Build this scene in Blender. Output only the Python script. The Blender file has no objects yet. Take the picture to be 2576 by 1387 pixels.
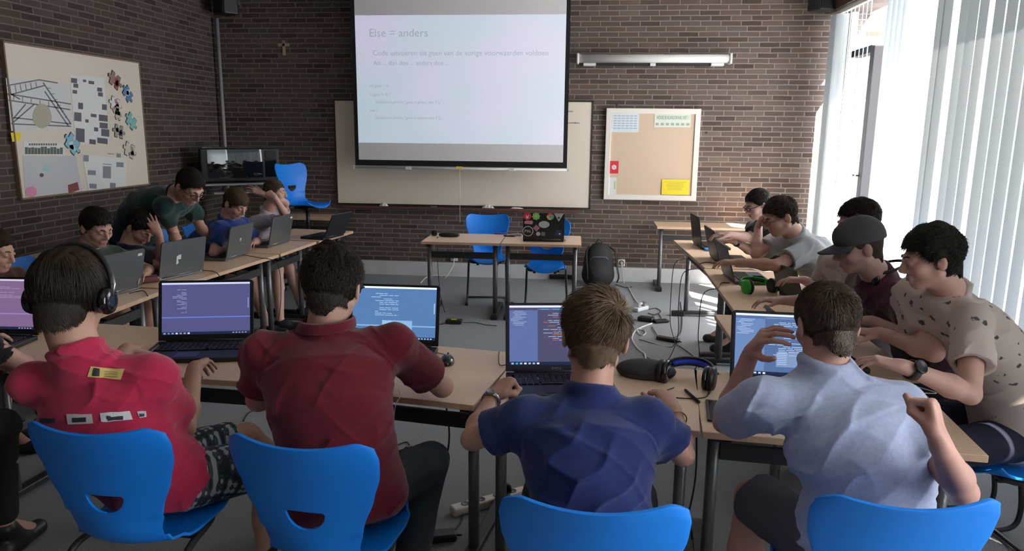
import bpy, bmesh, math, random
import numpy as np
from mathutils import Vector, Matrix

random.seed(7)
rng = np.random.default_rng(11)
SC = bpy.context.scene
COL = SC.collection
PI = math.pi

# ------------------------------------------------------------------ camera
F_PX, PITCH, YAW, ROLL, EYE = 1836.27, .193981, -.100956, .010138, 1.75


def cam_axes():
    cp, sp = math.cos(PITCH), math.sin(PITCH)
    M = np.array([[1, 0, 0], [0, 0, -1], [0, 1, 0]], float)
    c, s = math.cos(YAW), math.sin(YAW)
    A = np.array([[c, -s, 0], [s, c, 0], [0, 0, 1]])
    P = np.array([[1, 0, 0], [0, cp, -sp], [0, sp, cp]])
    c, s = math.cos(ROLL), math.sin(ROLL)
    R = np.array([[c, -s, 0], [s, c, 0], [0, 0, 1]])
    return R @ P @ M @ A


CA = cam_axes()
EYEP = np.array([0, 0, EYE])
cam_d = bpy.data.cameras.new('camera')
cam_d.sensor_width = 36
cam_d.lens = F_PX / 2576 * 36
cam_d.clip_start = .05
cam = bpy.data.objects.new('camera', cam_d)
COL.objects.link(cam)
m = Matrix.Identity(4)
for i in range(3):
    m[i][0], m[i][1], m[i][2], m[i][3] = CA[0][i], -CA[1][i], -CA[2][i], EYEP[i]
cam.matrix_world = m
SC.camera = cam

# ------------------------------------------------------------------ light and exposure
SC.view_settings.view_transform = 'Standard'
SC.view_settings.look = 'None'
SC.view_settings.gamma = 1
SC.view_settings.exposure = 0.12
W = bpy.data.worlds.new('sky')
SC.world = W
W.use_nodes = True
W.node_tree.nodes['Background'].inputs[0].default_value = (.92, .955, 1, 1)
W.node_tree.nodes['Background'].inputs[1].default_value = 13.0
sun_d = bpy.data.lights.new('sun', 'SUN')
sun_d.energy = 95
sun_d.angle = .009
sun_d.color = (1, .93, .82)
sun = bpy.data.objects.new('sun', sun_d)
COL.objects.link(sun)
sun.rotation_euler = Vector((-.63 * math.cos(.81), .777 * math.cos(.81), -math.sin(.81))).to_track_quat('-Z', 'Y').to_euler()
for py, ps in ((6.9, 3.2), (3.3, 4.0), (.4, 1.7)):
    pd = bpy.data.lights.new('sky_portal', 'AREA')
    pd.shape = 'RECTANGLE'
    pd.size = 2.75
    pd.size_y = ps
    pd.cycles.is_portal = True
    po = bpy.data.objects.new('sky_portal', pd)
    COL.objects.link(po)
    po.location = (2.90, py, 1.68)
    po.rotation_euler = (0, PI / 2, 0)


# ------------------------------------------------------------------ measuring helpers
def ray(x, y):
    return CA.T @ np.array([x - 1288, y - 693.5, F_PX])


def on_z(x, y, z):
    d = ray(x, y)
    return EYEP + d * (z - EYE) / d[2]


def on_y(x, y, Y):
    d = ray(x, y)
    return EYEP + d * Y / d[1]


def on_x(x, y, X):
    d = ray(x, y)
    return EYEP + d * X / d[0]


def at(x, y, D):
    return EYEP + ray(x, y) * D / F_PX


def reach(x, y, o, L, far=True):
    """point on the sight line through (x, y) that lies a bone length L from joint o"""
    d = ray(x, y)
    d = d / np.linalg.norm(d)
    v = EYEP - np.asarray(o)
    b = d @ v
    c = v @ v - L * L
    q = b * b - c
    if q < 0:
        t = -b
        p = EYEP + d * t
        return np.asarray(o) + (p - o) / np.linalg.norm(p - o) * L
    t = -b + (math.sqrt(q) if far else -math.sqrt(q))
    return EYEP + d * t


# ------------------------------------------------------------------ scene helpers
def link(o):
    COL.objects.link(o)
    return o


def thing(name, label, cat, loc=(0, 0, 0), rz=0, group=None):
    o = bpy.data.objects.new(name, None)
    o.empty_display_size = .1
    link(o)
    o.location = loc
    o.rotation_euler = (0, 0, rz)
    o['label'] = label
    o['category'] = cat
    if group:
        o['group'] = group
    return o


def tag(o, label, cat, group=None, kind=None):
    o['label'] = label
    o['category'] = cat
    if group:
        o['group'] = group
    if kind:
        o['kind'] = kind
    return o


def copy_tree(o, parent=None):
    c = o.copy()
    COL.objects.link(c)
    if parent is not None:
        c.parent = parent
    for ch in list(o.children):
        copy_tree(ch, c)
    return c


class MB:
    """collects shapes and links them as one mesh"""

    def __init__(s):
        s.v, s.f, s.m, s.sm = [], [], [], []

    def add(s, vs, fs, mi=0, smooth=False):
        n = len(s.v)
        s.v += [tuple(map(float, p)) for p in vs]
        for f in fs:
            s.f.append([n + i for i in f])
            s.m.append(mi)
            s.sm.append(smooth)
        return s

    def box(s, c, d, mi=0, bev=0.0, rot=None, seg=1):
        x, y, z = d[0] / 2, d[1] / 2, d[2] / 2
        if bev > 0:
            bm = bmesh.new()
            bmesh.ops.create_cube(bm, size=1)
            for v in bm.verts:
                v.co = Vector((v.co.x * d[0], v.co.y * d[1], v.co.z * d[2]))
            bmesh.ops.bevel(bm, geom=bm.edges[:], offset=min(bev, x * .95, y * .95, z * .95), segments=seg + 1, profile=.5, affect='EDGES')
            vs = [v.co.copy() for v in bm.verts]
            fs = [[v.index for v in f.verts] for f in bm.faces]
            bm.free()
        else:
            vs = [Vector((a * x, b * y, e * z)) for a in (-1, 1) for b in (-1, 1) for e in (-1, 1)]
            fs = [[0, 1, 3, 2], [4, 6, 7, 5], [0, 4, 5, 1], [2, 3, 7, 6], [0, 2, 6, 4], [1, 5, 7, 3]]
        if rot is not None:
            vs = [rot @ v for v in vs]
        c = Vector(c)
        return s.add([v + c for v in vs], fs, mi, False)

    def tube(s, pts, r, mi=0, n=10, closed=False, caps=True, flat=1.0):
        P = [Vector(p) for p in pts]
        rs = r if isinstance(r, (list, tuple)) else [r] * len(P)
        vs, fs = [], []
        up = None
        N = len(P)
        for i in range(N):
            a = P[i - 1] if (i > 0 or closed) else P[i]
            b = P[(i + 1) % N] if (i < N - 1 or closed) else P[i]
            t = (b - a).normalized()
            if up is None:
                up = Vector((0, 0, 1)) if abs(t.z) < .9 else Vector((1, 0, 0))
            up = (up - t * up.dot(t))
            if up.length < 1e-4:
                up = t.orthogonal()
            up.normalize()
            sd = t.cross(up)
            for k in range(n):
                an = 2 * PI * k / n
                vs.append(P[i] + (sd * math.cos(an) + up * math.sin(an) * flat) * rs[i])
        M = N if closed else N - 1
        for i in range(M):
            for k in range(n):
                a, b = i * n + k, i * n + (k + 1) % n
                c, d = ((i + 1) % N) * n + (k + 1) % n, ((i + 1) % N) * n + k
                fs.append([a, b, c, d])
        if caps and not closed:
            fs.append(list(range(n))[::-1])
            fs.append([(N - 1) * n + k for k in range(n)])
        return s.add(vs, fs, mi, True)

    def lathe(s, prof, c=(0, 0, 0), n=24, mi=0, rot=None):
        vs, fs = [], []
        for (r, z) in prof:
            for k in range(n):
                a = 2 * PI * k / n
                v = Vector((r * math.cos(a), r * math.sin(a), z))
                if rot is not None:
                    v = rot @ v
                vs.append(v + Vector(c))
        for i in range(len(prof) - 1):
            for k in range(n):
                a, b = i * n + k, i * n + (k + 1) % n
                fs.append([a, b, b + n, a + n])
        fs.append(list(range(n))[::-1])
        fs.append([(len(prof) - 1) * n + k for k in range(n)])
        return s.add(vs, fs, mi, True)

    def ball(s, c, r, mi=0, n=16, rot=None):
        r = Vector(r) if hasattr(r, '__len__') else Vector((r, r, r))
        vs, fs = [], []
        for i in range(n // 2 + 1):
            th = PI * i / (n // 2)
            for k in range(n):
                a = 2 * PI * k / n
                v = Vector((r.x * math.sin(th) * math.cos(a), r.y * math.sin(th) * math.sin(a), r.z * math.cos(th)))
                if rot is not None:
                    v = rot @ v
                vs.append(v + Vector(c))
        for i in range(n // 2):
            for k in range(n):
                a, b = i * n + k, i * n + (k + 1) % n
                fs.append([a, a + n, b + n, b])
        return s.add(vs, fs, mi, True)

    def prism(s, poly, h, mi=0, M=None):
        """polygon (x, y) extruded from z=0 to z=h, placed by matrix M"""
        n = len(poly)
        vs = [Vector((x, y, 0)) for x, y in poly] + [Vector((x, y, h)) for x, y in poly]
        if M is not None:
            vs = [M @ v for v in vs]
        fs = [list(range(n))[::-1], list(range(n, 2 * n))] + [[i, (i + 1) % n, n + (i + 1) % n, n + i] for i in range(n)]
        return s.add(vs, fs, mi)

    def mesh(s, name, mats):
        me = bpy.data.meshes.new(name)
        me.from_pydata(s.v, [], s.f)
        for mt in (mats if isinstance(mats, (list, tuple)) else [mats]):
            me.materials.append(mt)
        me.polygons.foreach_set('material_index', s.m)
        me.polygons.foreach_set('use_smooth', s.sm)
        me.update()
        return me

    def build(s, name, mats, parent=None):
        o = bpy.data.objects.new(name, s.mesh(name, mats))
        link(o)
        if parent is not None:
            o.parent = parent
        return o


def np_mesh(name, V, Q, mat, smooth=True):
    me = bpy.data.meshes.new(name)
    V = np.ascontiguousarray(V, np.float32)
    Q = np.ascontiguousarray(Q, np.int32)
    me.vertices.add(len(V))
    me.vertices.foreach_set('co', V.ravel())
    k = Q.shape[1]
    me.loops.add(Q.size)
    me.loops.foreach_set('vertex_index', Q.ravel())
    me.polygons.add(len(Q))
    me.polygons.foreach_set('loop_start', np.arange(len(Q), dtype=np.int32) * k)
    me.polygons.foreach_set('use_smooth', np.full(len(Q), smooth))
    me.materials.append(mat)
    me.update(calc_edges=True)
    me.validate()
    return me


def spline(pts, n=8):
    """Catmull-Rom through pts"""
    P = [Vector(p) for p in pts]
    P = [P[0] * 2 - P[1]] + P + [P[-1] * 2 - P[-2]]
    out = []
    for i in range(1, len(P) - 2):
        for k in range(n):
            t = k / n
            a, b, c, d = P[i - 1], P[i], P[i + 1], P[i + 2]
            out.append(.5 * ((2 * b) + (c - a) * t + (2 * a - 5 * b + 4 * c - d) * t * t + (3 * b - a - 3 * c + d) * t ** 3))
    out.append(P[-2])
    return out


def text_obj(name, body, size, M, mat, parent=None, depth=.0008, align='CENTER', bold=0.0):
    cu = bpy.data.curves.new(name, 'FONT')
    cu.body = body
    cu.size = size
    cu.align_x = align
    cu.align_y = 'CENTER'
    cu.extrude = depth
    cu.offset = bold
    cu.resolution_u = 3
    t = bpy.data.objects.new(name, cu)
    COL.objects.link(t)
    dg = bpy.context.evaluated_depsgraph_get()
    me = bpy.data.meshes.new_from_object(t.evaluated_get(dg))
    me.materials.clear()
    me.materials.append(mat)
    bpy.data.objects.remove(t)
    me.transform(M)
    o = bpy.data.objects.new(name, me)
    link(o)
    if parent is not None:
        o.parent = parent
    return o


# ------------------------------------------------------------------ materials
def nodes(m):
    m.use_nodes = True
    nt = m.node_tree
    return nt, nt.nodes, nt.links, nt.nodes['Principled BSDF']


def mat(name, col, rough=.6, metal=0, noise=0.0, nscale=30, bump=0.0, bscale=200, emit=None, estr=0, sss=0, spec=.5, alpha=None, sheen=0, trans=0, coat=0, stretch=None):
    m_ = bpy.data.materials.new(name)
    nt, N, L, b = nodes(m_)
    b.inputs['Base Color'].default_value = (*col, 1)
    b.inputs['Roughness'].default_value = rough
    b.inputs['Metallic'].default_value = metal
    b.inputs['Specular IOR Level'].default_value = spec
    if coat:
        b.inputs['Coat Weight'].default_value = coat
    if sheen:
        b.inputs['Sheen Weight'].default_value = sheen
        b.inputs['Sheen Roughness'].default_value = .5
    if trans:
        b.inputs['Transmission Weight'].default_value = trans
    if sss:
        b.inputs['Subsurface Weight'].default_value = sss
        b.inputs['Subsurface Radius'].default_value = (.012, .005, .003)
        b.inputs['Subsurface Scale'].default_value = 1
    if emit:
        b.inputs['Emission Color'].default_value = (*emit, 1)
        b.inputs['Emission Strength'].default_value = estr
    tc = N.new('ShaderNodeTexCoord')
    src = tc.outputs['Object']
    if stretch:
        mp = N.new('ShaderNodeMapping')
        mp.inputs['Scale'].default_value = stretch
        L.new(src, mp.inputs['Vector'])
        src = mp.outputs[0]
    if noise or bump:
        pass
    if noise:
        n = N.new('ShaderNodeTexNoise')
        n.inputs['Scale'].default_value = nscale
        n.inputs['Detail'].default_value = 5
        L.new(src, n.inputs['Vector'])
        r = N.new('ShaderNodeMapRange')
        r.inputs['From Min'].default_value = .25
        r.inputs['From Max'].default_value = .75
        r.inputs['To Min'].default_value = 1 - noise
        r.inputs['To Max'].default_value = 1 + noise
        L.new(n.outputs['Fac'], r.inputs['Value'])
        mx = N.new('ShaderNodeVectorMath')
        mx.operation = 'SCALE'
        mx.inputs[0].default_value = col
        L.new(r.outputs[0], mx.inputs['Scale'])
        L.new(mx.outputs[0], b.inputs['Base Color'])
    if bump:
        n2 = N.new('ShaderNodeTexNoise')
        n2.inputs['Scale'].default_value = bscale
        n2.inputs['Detail'].default_value = 3
        L.new(src, n2.inputs['Vector'])
        bp = N.new('ShaderNodeBump')
        bp.inputs['Strength'].default_value = bump
        bp.inputs['Distance'].default_value = .004
        L.new(n2.outputs['Fac'], bp.inputs['Height'])
        L.new(bp.outputs[0], b.inputs['Normal'])
    return m_


def emis(name, col, s=1.0):
    m_ = bpy.data.materials.new(name)
    nt, N, L, b = nodes(m_)
    b.inputs['Base Color'].default_value = (.01, .01, .012, 1)
    b.inputs['Roughness'].default_value = .3
    b.inputs['Emission Color'].default_value = (*col, 1)
    b.inputs['Emission Strength'].default_value = s
    return m_


def brick_material(name, ax, k=1.0):
    """running brickwork, 22 cm by 5.6 cm with pale joints, on the plane of wall axis ax"""
    m_ = bpy.data.materials.new(name)
    nt, N, L, b = nodes(m_)

    def mth(op, a, c=None, d=None):
        n = N.new('ShaderNodeMath')
        n.operation = op
        for i, q in enumerate((a, c, d)):
            if q is None:
                continue
            if isinstance(q, (int, float)):
                n.inputs[i].default_value = q
            else:
                L.new(q, n.inputs[i])
        return n.outputs[0]
    tc = N.new('ShaderNodeTexCoord')
    wob = N.new('ShaderNodeTexNoise')
    wob.inputs['Scale'].default_value = 9
    L.new(tc.outputs['Object'], wob.inputs['Vector'])
    sp = N.new('ShaderNodeSeparateXYZ')
    L.new(tc.outputs['Object'], sp.inputs[0])
    w1 = mth('MULTIPLY', mth('SUBTRACT', wob.outputs['Fac'], .5), .012)
    u = mth('ADD', sp.outputs[ax], w1)
    v = mth('ADD', sp.outputs[2], mth('MULTIPLY', w1, .5))
    h, ln, jt = .0575, .222, .0125
    vr = mth('DIVIDE', v, h)
    row = mth('FLOOR', vr)
    fv = mth('FRACT', vr)
    wn = N.new('ShaderNodeTexWhiteNoise')
    wn.noise_dimensions = '1D'
    L.new(row, wn.inputs['W'])
    off = mth('ADD', mth('MULTIPLY', row, .5), mth('MULTIPLY', wn.outputs['Value'], .33))
    uu = mth('ADD', mth('DIVIDE', u, ln), off)
    colm = mth('FLOOR', uu)
    fu = mth('FRACT', uu)
    du = mth('MULTIPLY', mth('SUBTRACT', .5, mth('ABSOLUTE', mth('SUBTRACT', fu, .5))), ln)
    dv = mth('MULTIPLY', mth('SUBTRACT', .5, mth('ABSOLUTE', mth('SUBTRACT', fv, .5))), h)
    d = mth('MINIMUM', du, dv)
    fine = N.new('ShaderNodeTexNoise')
    fine.inputs['Scale'].default_value = 90
    fine.inputs['Detail'].default_value = 4
    L.new(tc.outputs['Object'], fine.inputs['Vector'])
    d = mth('ADD', d, mth('MULTIPLY', mth('SUBTRACT', fine.outputs['Fac'], .5), .004))
    mr = N.new('ShaderNodeMapRange')
    mr.interpolation_type = 'SMOOTHSTEP'
    mr.inputs['From Min'].default_value = jt * .38
    mr.inputs['From Max'].default_value = jt * .62
    L.new(d, mr.inputs['Value'])
    cv = N.new('ShaderNodeCombineXYZ')
    L.new(colm, cv.inputs[0])
    L.new(row, cv.inputs[1])
    w2 = N.new('ShaderNodeTexWhiteNoise')
    w2.noise_dimensions = '2D'
    L.new(cv.outputs[0], w2.inputs['Vector'])
    cr = N.new('ShaderNodeValToRGB')
    e = cr.color_ramp.elements
    e[0].position, e[0].color = 0, (.078, .056, .048, 1)
    e[1].position, e[1].color = 1, (.160, .122, .104, 1)
    for p, c in ((.35, (.118, .088, .076, 1)), (.55, (.140, .096, .078, 1)), (.8, (.118, .096, .088, 1))):
        q = e.new(p)
        q.color = c
    L.new(w2.outputs['Value'], cr.inputs[0])
    big = N.new('ShaderNodeTexNoise')
    big.inputs['Scale'].default_value = 1.6
    big.inputs['Detail'].default_value = 5
    L.new(tc.outputs['Object'], big.inputs['Vector'])
    sc = N.new('ShaderNodeVectorMath')
    sc.operation = 'SCALE'
    L.new(cr.outputs[0], sc.inputs[0])
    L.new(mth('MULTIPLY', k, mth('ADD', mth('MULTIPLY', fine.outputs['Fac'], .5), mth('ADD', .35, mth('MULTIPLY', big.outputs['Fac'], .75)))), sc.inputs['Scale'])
    mx = N.new('ShaderNodeMix')
    mx.data_type = 'RGBA'
    L.new(mr.outputs[0], mx.inputs[0])
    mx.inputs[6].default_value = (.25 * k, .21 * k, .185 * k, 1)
    L.new(sc.outputs[0], mx.inputs[7])
    L.new(mx.outputs[2], b.inputs['Base Color'])
    b.inputs['Roughness'].default_value = .9
    b.inputs['Specular IOR Level'].default_value = .25
    bp = N.new('ShaderNodeBump')
    bp.inputs['Strength'].default_value = .8
    bp.inputs['Distance'].default_value = .006
    L.new(mth('ADD', mr.outputs[0], mth('MULTIPLY', fine.outputs['Fac'], .35)), bp.inputs['Height'])
    L.new(bp.outputs[0], b.inputs['Normal'])
    return m_


MT = {}
MT['brick_x'] = brick_material('brick_back', 0)
MT['brick_y_shaded'] = brick_material('brick_side_shaded', 1, .6)  # same brick, its colour darkened in place of shade on the left wall
MT['carpet'] = mat('carpet', (.29, .30, .315), .97, noise=.35, nscale=160, bump=.5, bscale=260, spec=.1)
MT['ceiling'] = mat('ceiling_board', (.55, .53, .50), .9, noise=.1, nscale=3)
MT['plaster'] = mat('plinth_paint', (.62, .62, .62), .8, noise=.08, nscale=8)
MT['beech'] = mat('beech', (.76, .53, .37), .40, noise=.10, nscale=14, stretch=(1.5, 16, 16))
MT['beech_edge'] = mat('beech_edge', (.60, .40, .26), .5, noise=.12, nscale=20)
MT['steel'] = mat('grey_steel', (.17, .175, .18), .38, metal=.6)
MT['dark_steel'] = mat('dark_steel', (.035, .035, .038), .5, metal=.3)
MT['chrome'] = mat('chrome', (.45, .45, .46), .28, metal=1)
MT['shell'] = mat('blue_plastic', (.0005, .215, .80), .45, noise=.02, nscale=5, bump=.04, bscale=900)
MT['black'] = mat('black_plastic', (.012, .012, .014), .42)
MT['gloss'] = mat('black_gloss', (.008, .008, .009), .10, spec=.6)
MT['rubber'] = mat('black_cable', (.015, .015, .016), .55)
MT['white'] = mat('white_plastic', (.72, .72, .70), .45)
MT['white_cable'] = mat('white_cable', (.66, .66, .62), .5)
MT['cream'] = mat('cream_board', (.74, .66, .56), .45, noise=.03, nscale=2)
MT['enamel'] = mat('whiteboard_enamel', (.90, .79, .66), .32, noise=.025, nscale=1.5)
MT['cork'] = mat('cork', (.66, .50, .37), .9, noise=.08, nscale=120)
MT['frame_white'] = mat('frame_white', (.82, .77, .70), .5)
MT['paper'] = mat('paper', (.74, .74, .72), .8)
MT['screen_cloth'] = mat('projection_cloth', (.80, .76, .76), .85)
MT['alu'] = mat('laptop_alu', (.155, .17, .175), .36, metal=.55, noise=.05, nscale=40)
MT['silver'] = mat('silver_plastic', (.42, .43, .44), .38, metal=.5)
MT['red'] = mat('red_print', (.70, .03, .05), .6)
MT['yellow'] = mat('yellow_print', (.86, .68, .03), .6)
MT['green'] = mat('green_plastic', (.02, .42, .035), .38)
MT['blueband'] = mat('blue_band', (.01, .04, .55), .5)
MT['ink'] = mat('dark_ink', (.03, .03, .035), .7)
MT['grey_ink'] = mat('grey_ink', (.22, .22, .23), .7)
MT['slat'] = None


def slat_material():
    m_ = bpy.data.materials.new('blind_fabric')
    nt, N, L, b = nodes(m_)
    N.remove(b)
    out = [n for n in N if n.type == 'OUTPUT_MATERIAL'][0]
    d = N.new('ShaderNodeBsdfDiffuse')
    t = N.new('ShaderNodeBsdfTranslucent')
    d.inputs[0].default_value = (.46, .49, .50, 1)
    t.inputs[0].default_value = (.13, .145, .15, 1)
    mx = N.new('ShaderNodeMixShader')
    mx.inputs[0].default_value = .12
    L.new(d.outputs[0], mx.inputs[1])
    L.new(t.outputs[0], mx.inputs[2])
    L.new(mx.outputs[0], out.inputs[0])
    return m_


MT['slat'] = slat_material()
# ================================================================== THE ROOM
XL, XR, YB, YF, ZC = -4.49, 2.70, 8.714, -1.4, 3.36


def struct(name, mb, mats, parent=None):
    o = mb.build(name, mats, parent)
    if parent is None:
        o['kind'] = 'structure'
    return o


struct('floor', MB().box(((XL + XR) / 2 + .1, (YB + YF) / 2, -.05), (XR - XL + .8, YB - YF + .6, .1)), MT['carpet'])
struct('ceiling', MB().box(((XL + XR) / 2 + .1, (YB + YF) / 2, ZC + .05), (XR - XL + .8, YB - YF + .6, .1)), MT['ceiling'])
struct('wall_back', MB().box(((XL + XR) / 2, YB + .1, ZC / 2), (XR - XL + .0, .2, ZC)), MT['brick_x'])
struct('wall_left', MB().box((XL - .1, (YB + YF) / 2, ZC / 2), (.2, YB - YF, ZC)), MT['brick_y_shaded'])
struct('wall_front', MB().box(((XL + XR) / 2 + .1, YF - .1, ZC / 2), (XR - XL + .6, .2, ZC)), MT['brick_x'])
# the window side: a low sill wall, a lintel, a long run of glazing between
wr = MB()
wr.box((XR + .15, (YB + YF) / 2, .14), (.30, YB - YF, .28))
wr.box((XR + .15, (YB + YF) / 2, (3.06 + ZC) / 2), (.30, YB - YF, ZC - 3.06))
wr.box((XR + .15, YF + .5, 1.67), (.30, 1.0, 2.78))
wr.box((XR + .26, YB + .02, 1.67), (.5, .1, 2.78))
struct('wall_right', wr, MT['brick_y_shaded'])
struct('trim_1', MB().box((XR + .10, (YB + YF) / 2, .295), (.36, YB - YF - .01, .03), bev=.006), MT['frame_white'])
# dark boxed lintel that carries the blind rail
struct('trim_2', MB().box((XR - .07, (YB + YF) / 2, 3.20), (.16, YB - YF - .02, .28)), mat('dark_wood', (.06, .035, .022), .6))
struct('trim_3', MB().box((XR - .085, (YB + YF) / 2, 3.05), (.05, YB - YF - .04, .03)), MT['white'])
struct('baseboard_back', MB().box(((XL + XR) / 2, YB - .012, .085), (XR - XL - .01, .022, .17)), MT['plaster'])
struct('baseboard_left', MB().box((XL + .012, (YB + YF) / 2, .085), (.022, YB - YF - .06, .17)), MT['plaster'])

# window frame: what can be told apart in the glare is one dark mullion, its transom and the handle
fm = MT['fr'] = mat('window_grey', (.012, .012, .015), .6, spec=.1)
w1 = bpy.data.objects.new('window_1', None)
link(w1)
w1.location = (XR + .12, 7.8, .3)
w1['kind'] = 'structure'
MB().box((0, 0, 1.16), (.14, .10, 2.32), bev=.008).build('mullion', fm, w1)
MB().box((0, .36, 2.30), (.12, .62, .07), bev=.006).build('transom', fm, w1)
MB().box((0, .84, 1.38), (.06, .07, 2.76)).build('mullion', MT['frame_white'], w1)
hd = MB().box((-.05, .01, 1.05), (.03, .03, .12), bev=.008)
hd.tube([(-.06, .01, 1.05), (-.09, .03, 1.05), (-.095, .12, 1.05)], .009)
hd.build('handle', fm, w1)
for k, y in enumerate((6.05, 4.35, 2.65, .95)):
    pass
gl = bpy.data.materials.new('window_glass')
nt, N, L, b = nodes(gl)
N.remove(b)
o_ = [n for n in N if n.type == 'OUTPUT_MATERIAL'][0]
tr, gs, mx = N.new('ShaderNodeBsdfTransparent'), N.new('ShaderNodeBsdfGlossy'), N.new('ShaderNodeMixShader')
gs.inputs['Roughness'].default_value = .02
mx.inputs[0].default_value = .06
L.new(tr.outputs[0], mx.inputs[1])
L.new(gs.outputs[0], mx.inputs[2])
L.new(mx.outputs[0], o_.inputs[0])
w2 = struct('window_2', MB().box((XR + .17, (YB - .4) / 2, 1.67), (.006, YB + .4, 2.74)), gl)

# vertical blind
bl = thing('vertical_blind', 'pale fabric vertical blind hanging down the whole window side', 'blind', (XR - .08, 4, 3.03))
MB().box((0, 0, .0), (.045, 9.3, .03), bev=.004).build('rail', MT['white'], bl)


def slat_mesh(w=.127, h=2.72, bow=.008):
    mb = MB()
    n, k = 7, 12
    vs, fs = [], []
    for j in range(k + 1):
        for i in range(n):
            u = i / (n - 1) - .5
            vs.append((bow * (1 - 4 * u * u), u * w, -h * j / k))
    for j in range(k):
        for i in range(n - 1):
            a = j * n + i
            fs.append([a, a + 1, a + n + 1, a + n])
    mb.add(vs, fs, 0, True)
    return mb.mesh('slat', MT['slat'])


sm_ = slat_mesh()
ys = []
y = -.35
while y < 1.55:
    ys.append((y, -1.50))  # out-of-view slats, turned to stop the sun but let sky light through
    y += .124
y = 1.66
while y < 5.30:
    ys.append((y, random.uniform(-.02, .09)))
    y += .1165 if y < 4.2 else .148
ys += [(5.46, .0), (5.60, .06), (5.735, .0), (5.985, .1), (6.10, .0)]
y = 6.56
while y < 8.30:
    if not 7.08 < y < 7.55:
        ys.append((y, -1.35 if y < 7.3 else -.34))  # slats added here and turned to keep sun off the back wall
    y += .112
for i in range(7):
    ys.append((8.36 + .032 * i, 1.25))
for i, (yy, rz) in enumerate(ys):
    s_ = bpy.data.objects.new('slat', sm_)
    link(s_)
    s_.parent = bl
    s_.location = (0, yy - 4, -.02)
    s_.rotation_euler = (0, random.uniform(-.002, .002), rz)

# conduit in the left corner
tag(MB().tube([(XL + .07, YB - .06, 3.04), (XL + .07, YB - .06, .18)], .022, n=12).build('corner_pipe', mat('pipe_grey', (.30, .30, .31), .5)),
    'pale vertical pipe running up the dark brick corner', 'pipe')

# loudspeakers hung high in the two corners
for nm, (x, yy, rz), lb in (('left', (-4.22, 8.50, -.6), 'black loudspeaker high in the brick corner above the television'),
                            ('right', (2.44, 8.50, .5), 'black loudspeaker high in the corner by the bright windows')):
    sp = thing('wall_speaker', lb, 'speaker', (x, yy, 3.05), rz, 'wall speakers')
    MB().box((0, 0, .15), (.24, .19, .30), bev=.02, seg=2).build('cabinet', MT['black'], sp)
    MB().box((0, -.098, .15), (.21, .012, .27), bev=.004).build('grille', mat('grille', (.02, .02, .02), .9, bump=.6, bscale=400), sp)
    MB().box((0, .13, .15), (.05, .08, .05)).build('bracket', MT['dark_steel'], sp)

# cross
cr = MB()
cp = on_y(714, 118, YB - .01)
cr.box((0, 0, -.012), (.034, .016, .172), bev=.003)
cr.box((0, 0, .022), (.140, .016, .034), bev=.003)
c_ = cr.build('wall_cross', mat('pale_wood', (.50, .37, .30), .6))
c_.location = cp
tag(c_, 'small pale wooden cross hung on the dark brick wall', 'cross')

# whiteboard with chalk tray
wx0, wx1, wz0, wz1 = -3.035, .035, .872, 2.106
wb = thing('whiteboard', 'long cream coloured writing board fixed to the brick wall behind the projection screen', 'whiteboard', ((wx0 + wx1) / 2, YB, wz0))
ww, wh = wx1 - wx0, wz1 - wz0
MB().box((0, -.02, wh / 2), (ww, .022, wh)).build('board', MT['enamel'], wb)
fr = MB()
for z in (0, wh):
    fr.box((0, -.022, z), (ww + .03, .034, .016))
for x in (-ww / 2, ww / 2):
    fr.box((x, -.022, wh / 2), (.016, .034, wh))
fr.build('frame', mat('frame_dark', (.05, .045, .04), .5, metal=.3), wb)
MB().box((0, -.07, -.035), (ww - .2, .10, .012)).box((0, -.118, -.027), (ww - .2, .008, .03)).build('tray', mat('tray_brown', (.13, .055, .045), .5), wb)
wt = MB()
for k, (x, z, w) in enumerate(((1.30, .99, .10), (1.36, .99, .06), (1.27, 1.12, .08))):
    wt.box((x, -.032, z), (w, .0008, .012))
wt.build('faint_writing', mat('faint_ink', (.38, .34, .30), .6), wb)


def crumpled(name, x, z, w, h, label, m_, d=.06):
    mb = MB()
    n = 10
    vs, fs = [], []
    r = random.Random(int(x * 1000))
    for j in range(5):
        for i in range(n):
            u, v = i / (n - 1), j / 4
            hh = h * (math.sin(PI * u) ** .6) * math.sin(PI * (.12 + .76 * v)) * (.6 + .55 * r.random())
            vs.append(((u - .5) * w, (v - .5) * d, hh))
    for j in range(4):
        for i in range(n - 1):
            a = j * n + i
            fs.append([a, a + 1, a + n + 1, a + n])
    nb = len(vs)
    vs += [(x_, y_, 0) for x_, y_, _ in vs]
    fs += [[q + nb for q in f[::-1]] for f in fs]
    bd = [i for i in range(n)] + [j * n + n - 1 for j in range(1, 5)] + [4 * n + i for i in range(n - 2, -1, -1)] + [j * n for j in range(3, 0, -1)]
    for i in range(len(bd)):
        a, c = bd[i], bd[(i + 1) % len(bd)]
        fs.append([c, a, a + nb, c + nb])
    mb.add(vs, fs)
    o = mb.build(name, m_)
    o.location = (x, YB - .07, z)
    return tag(o, label, 'cloth' if 'cloth' in name else 'eraser')


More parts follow.
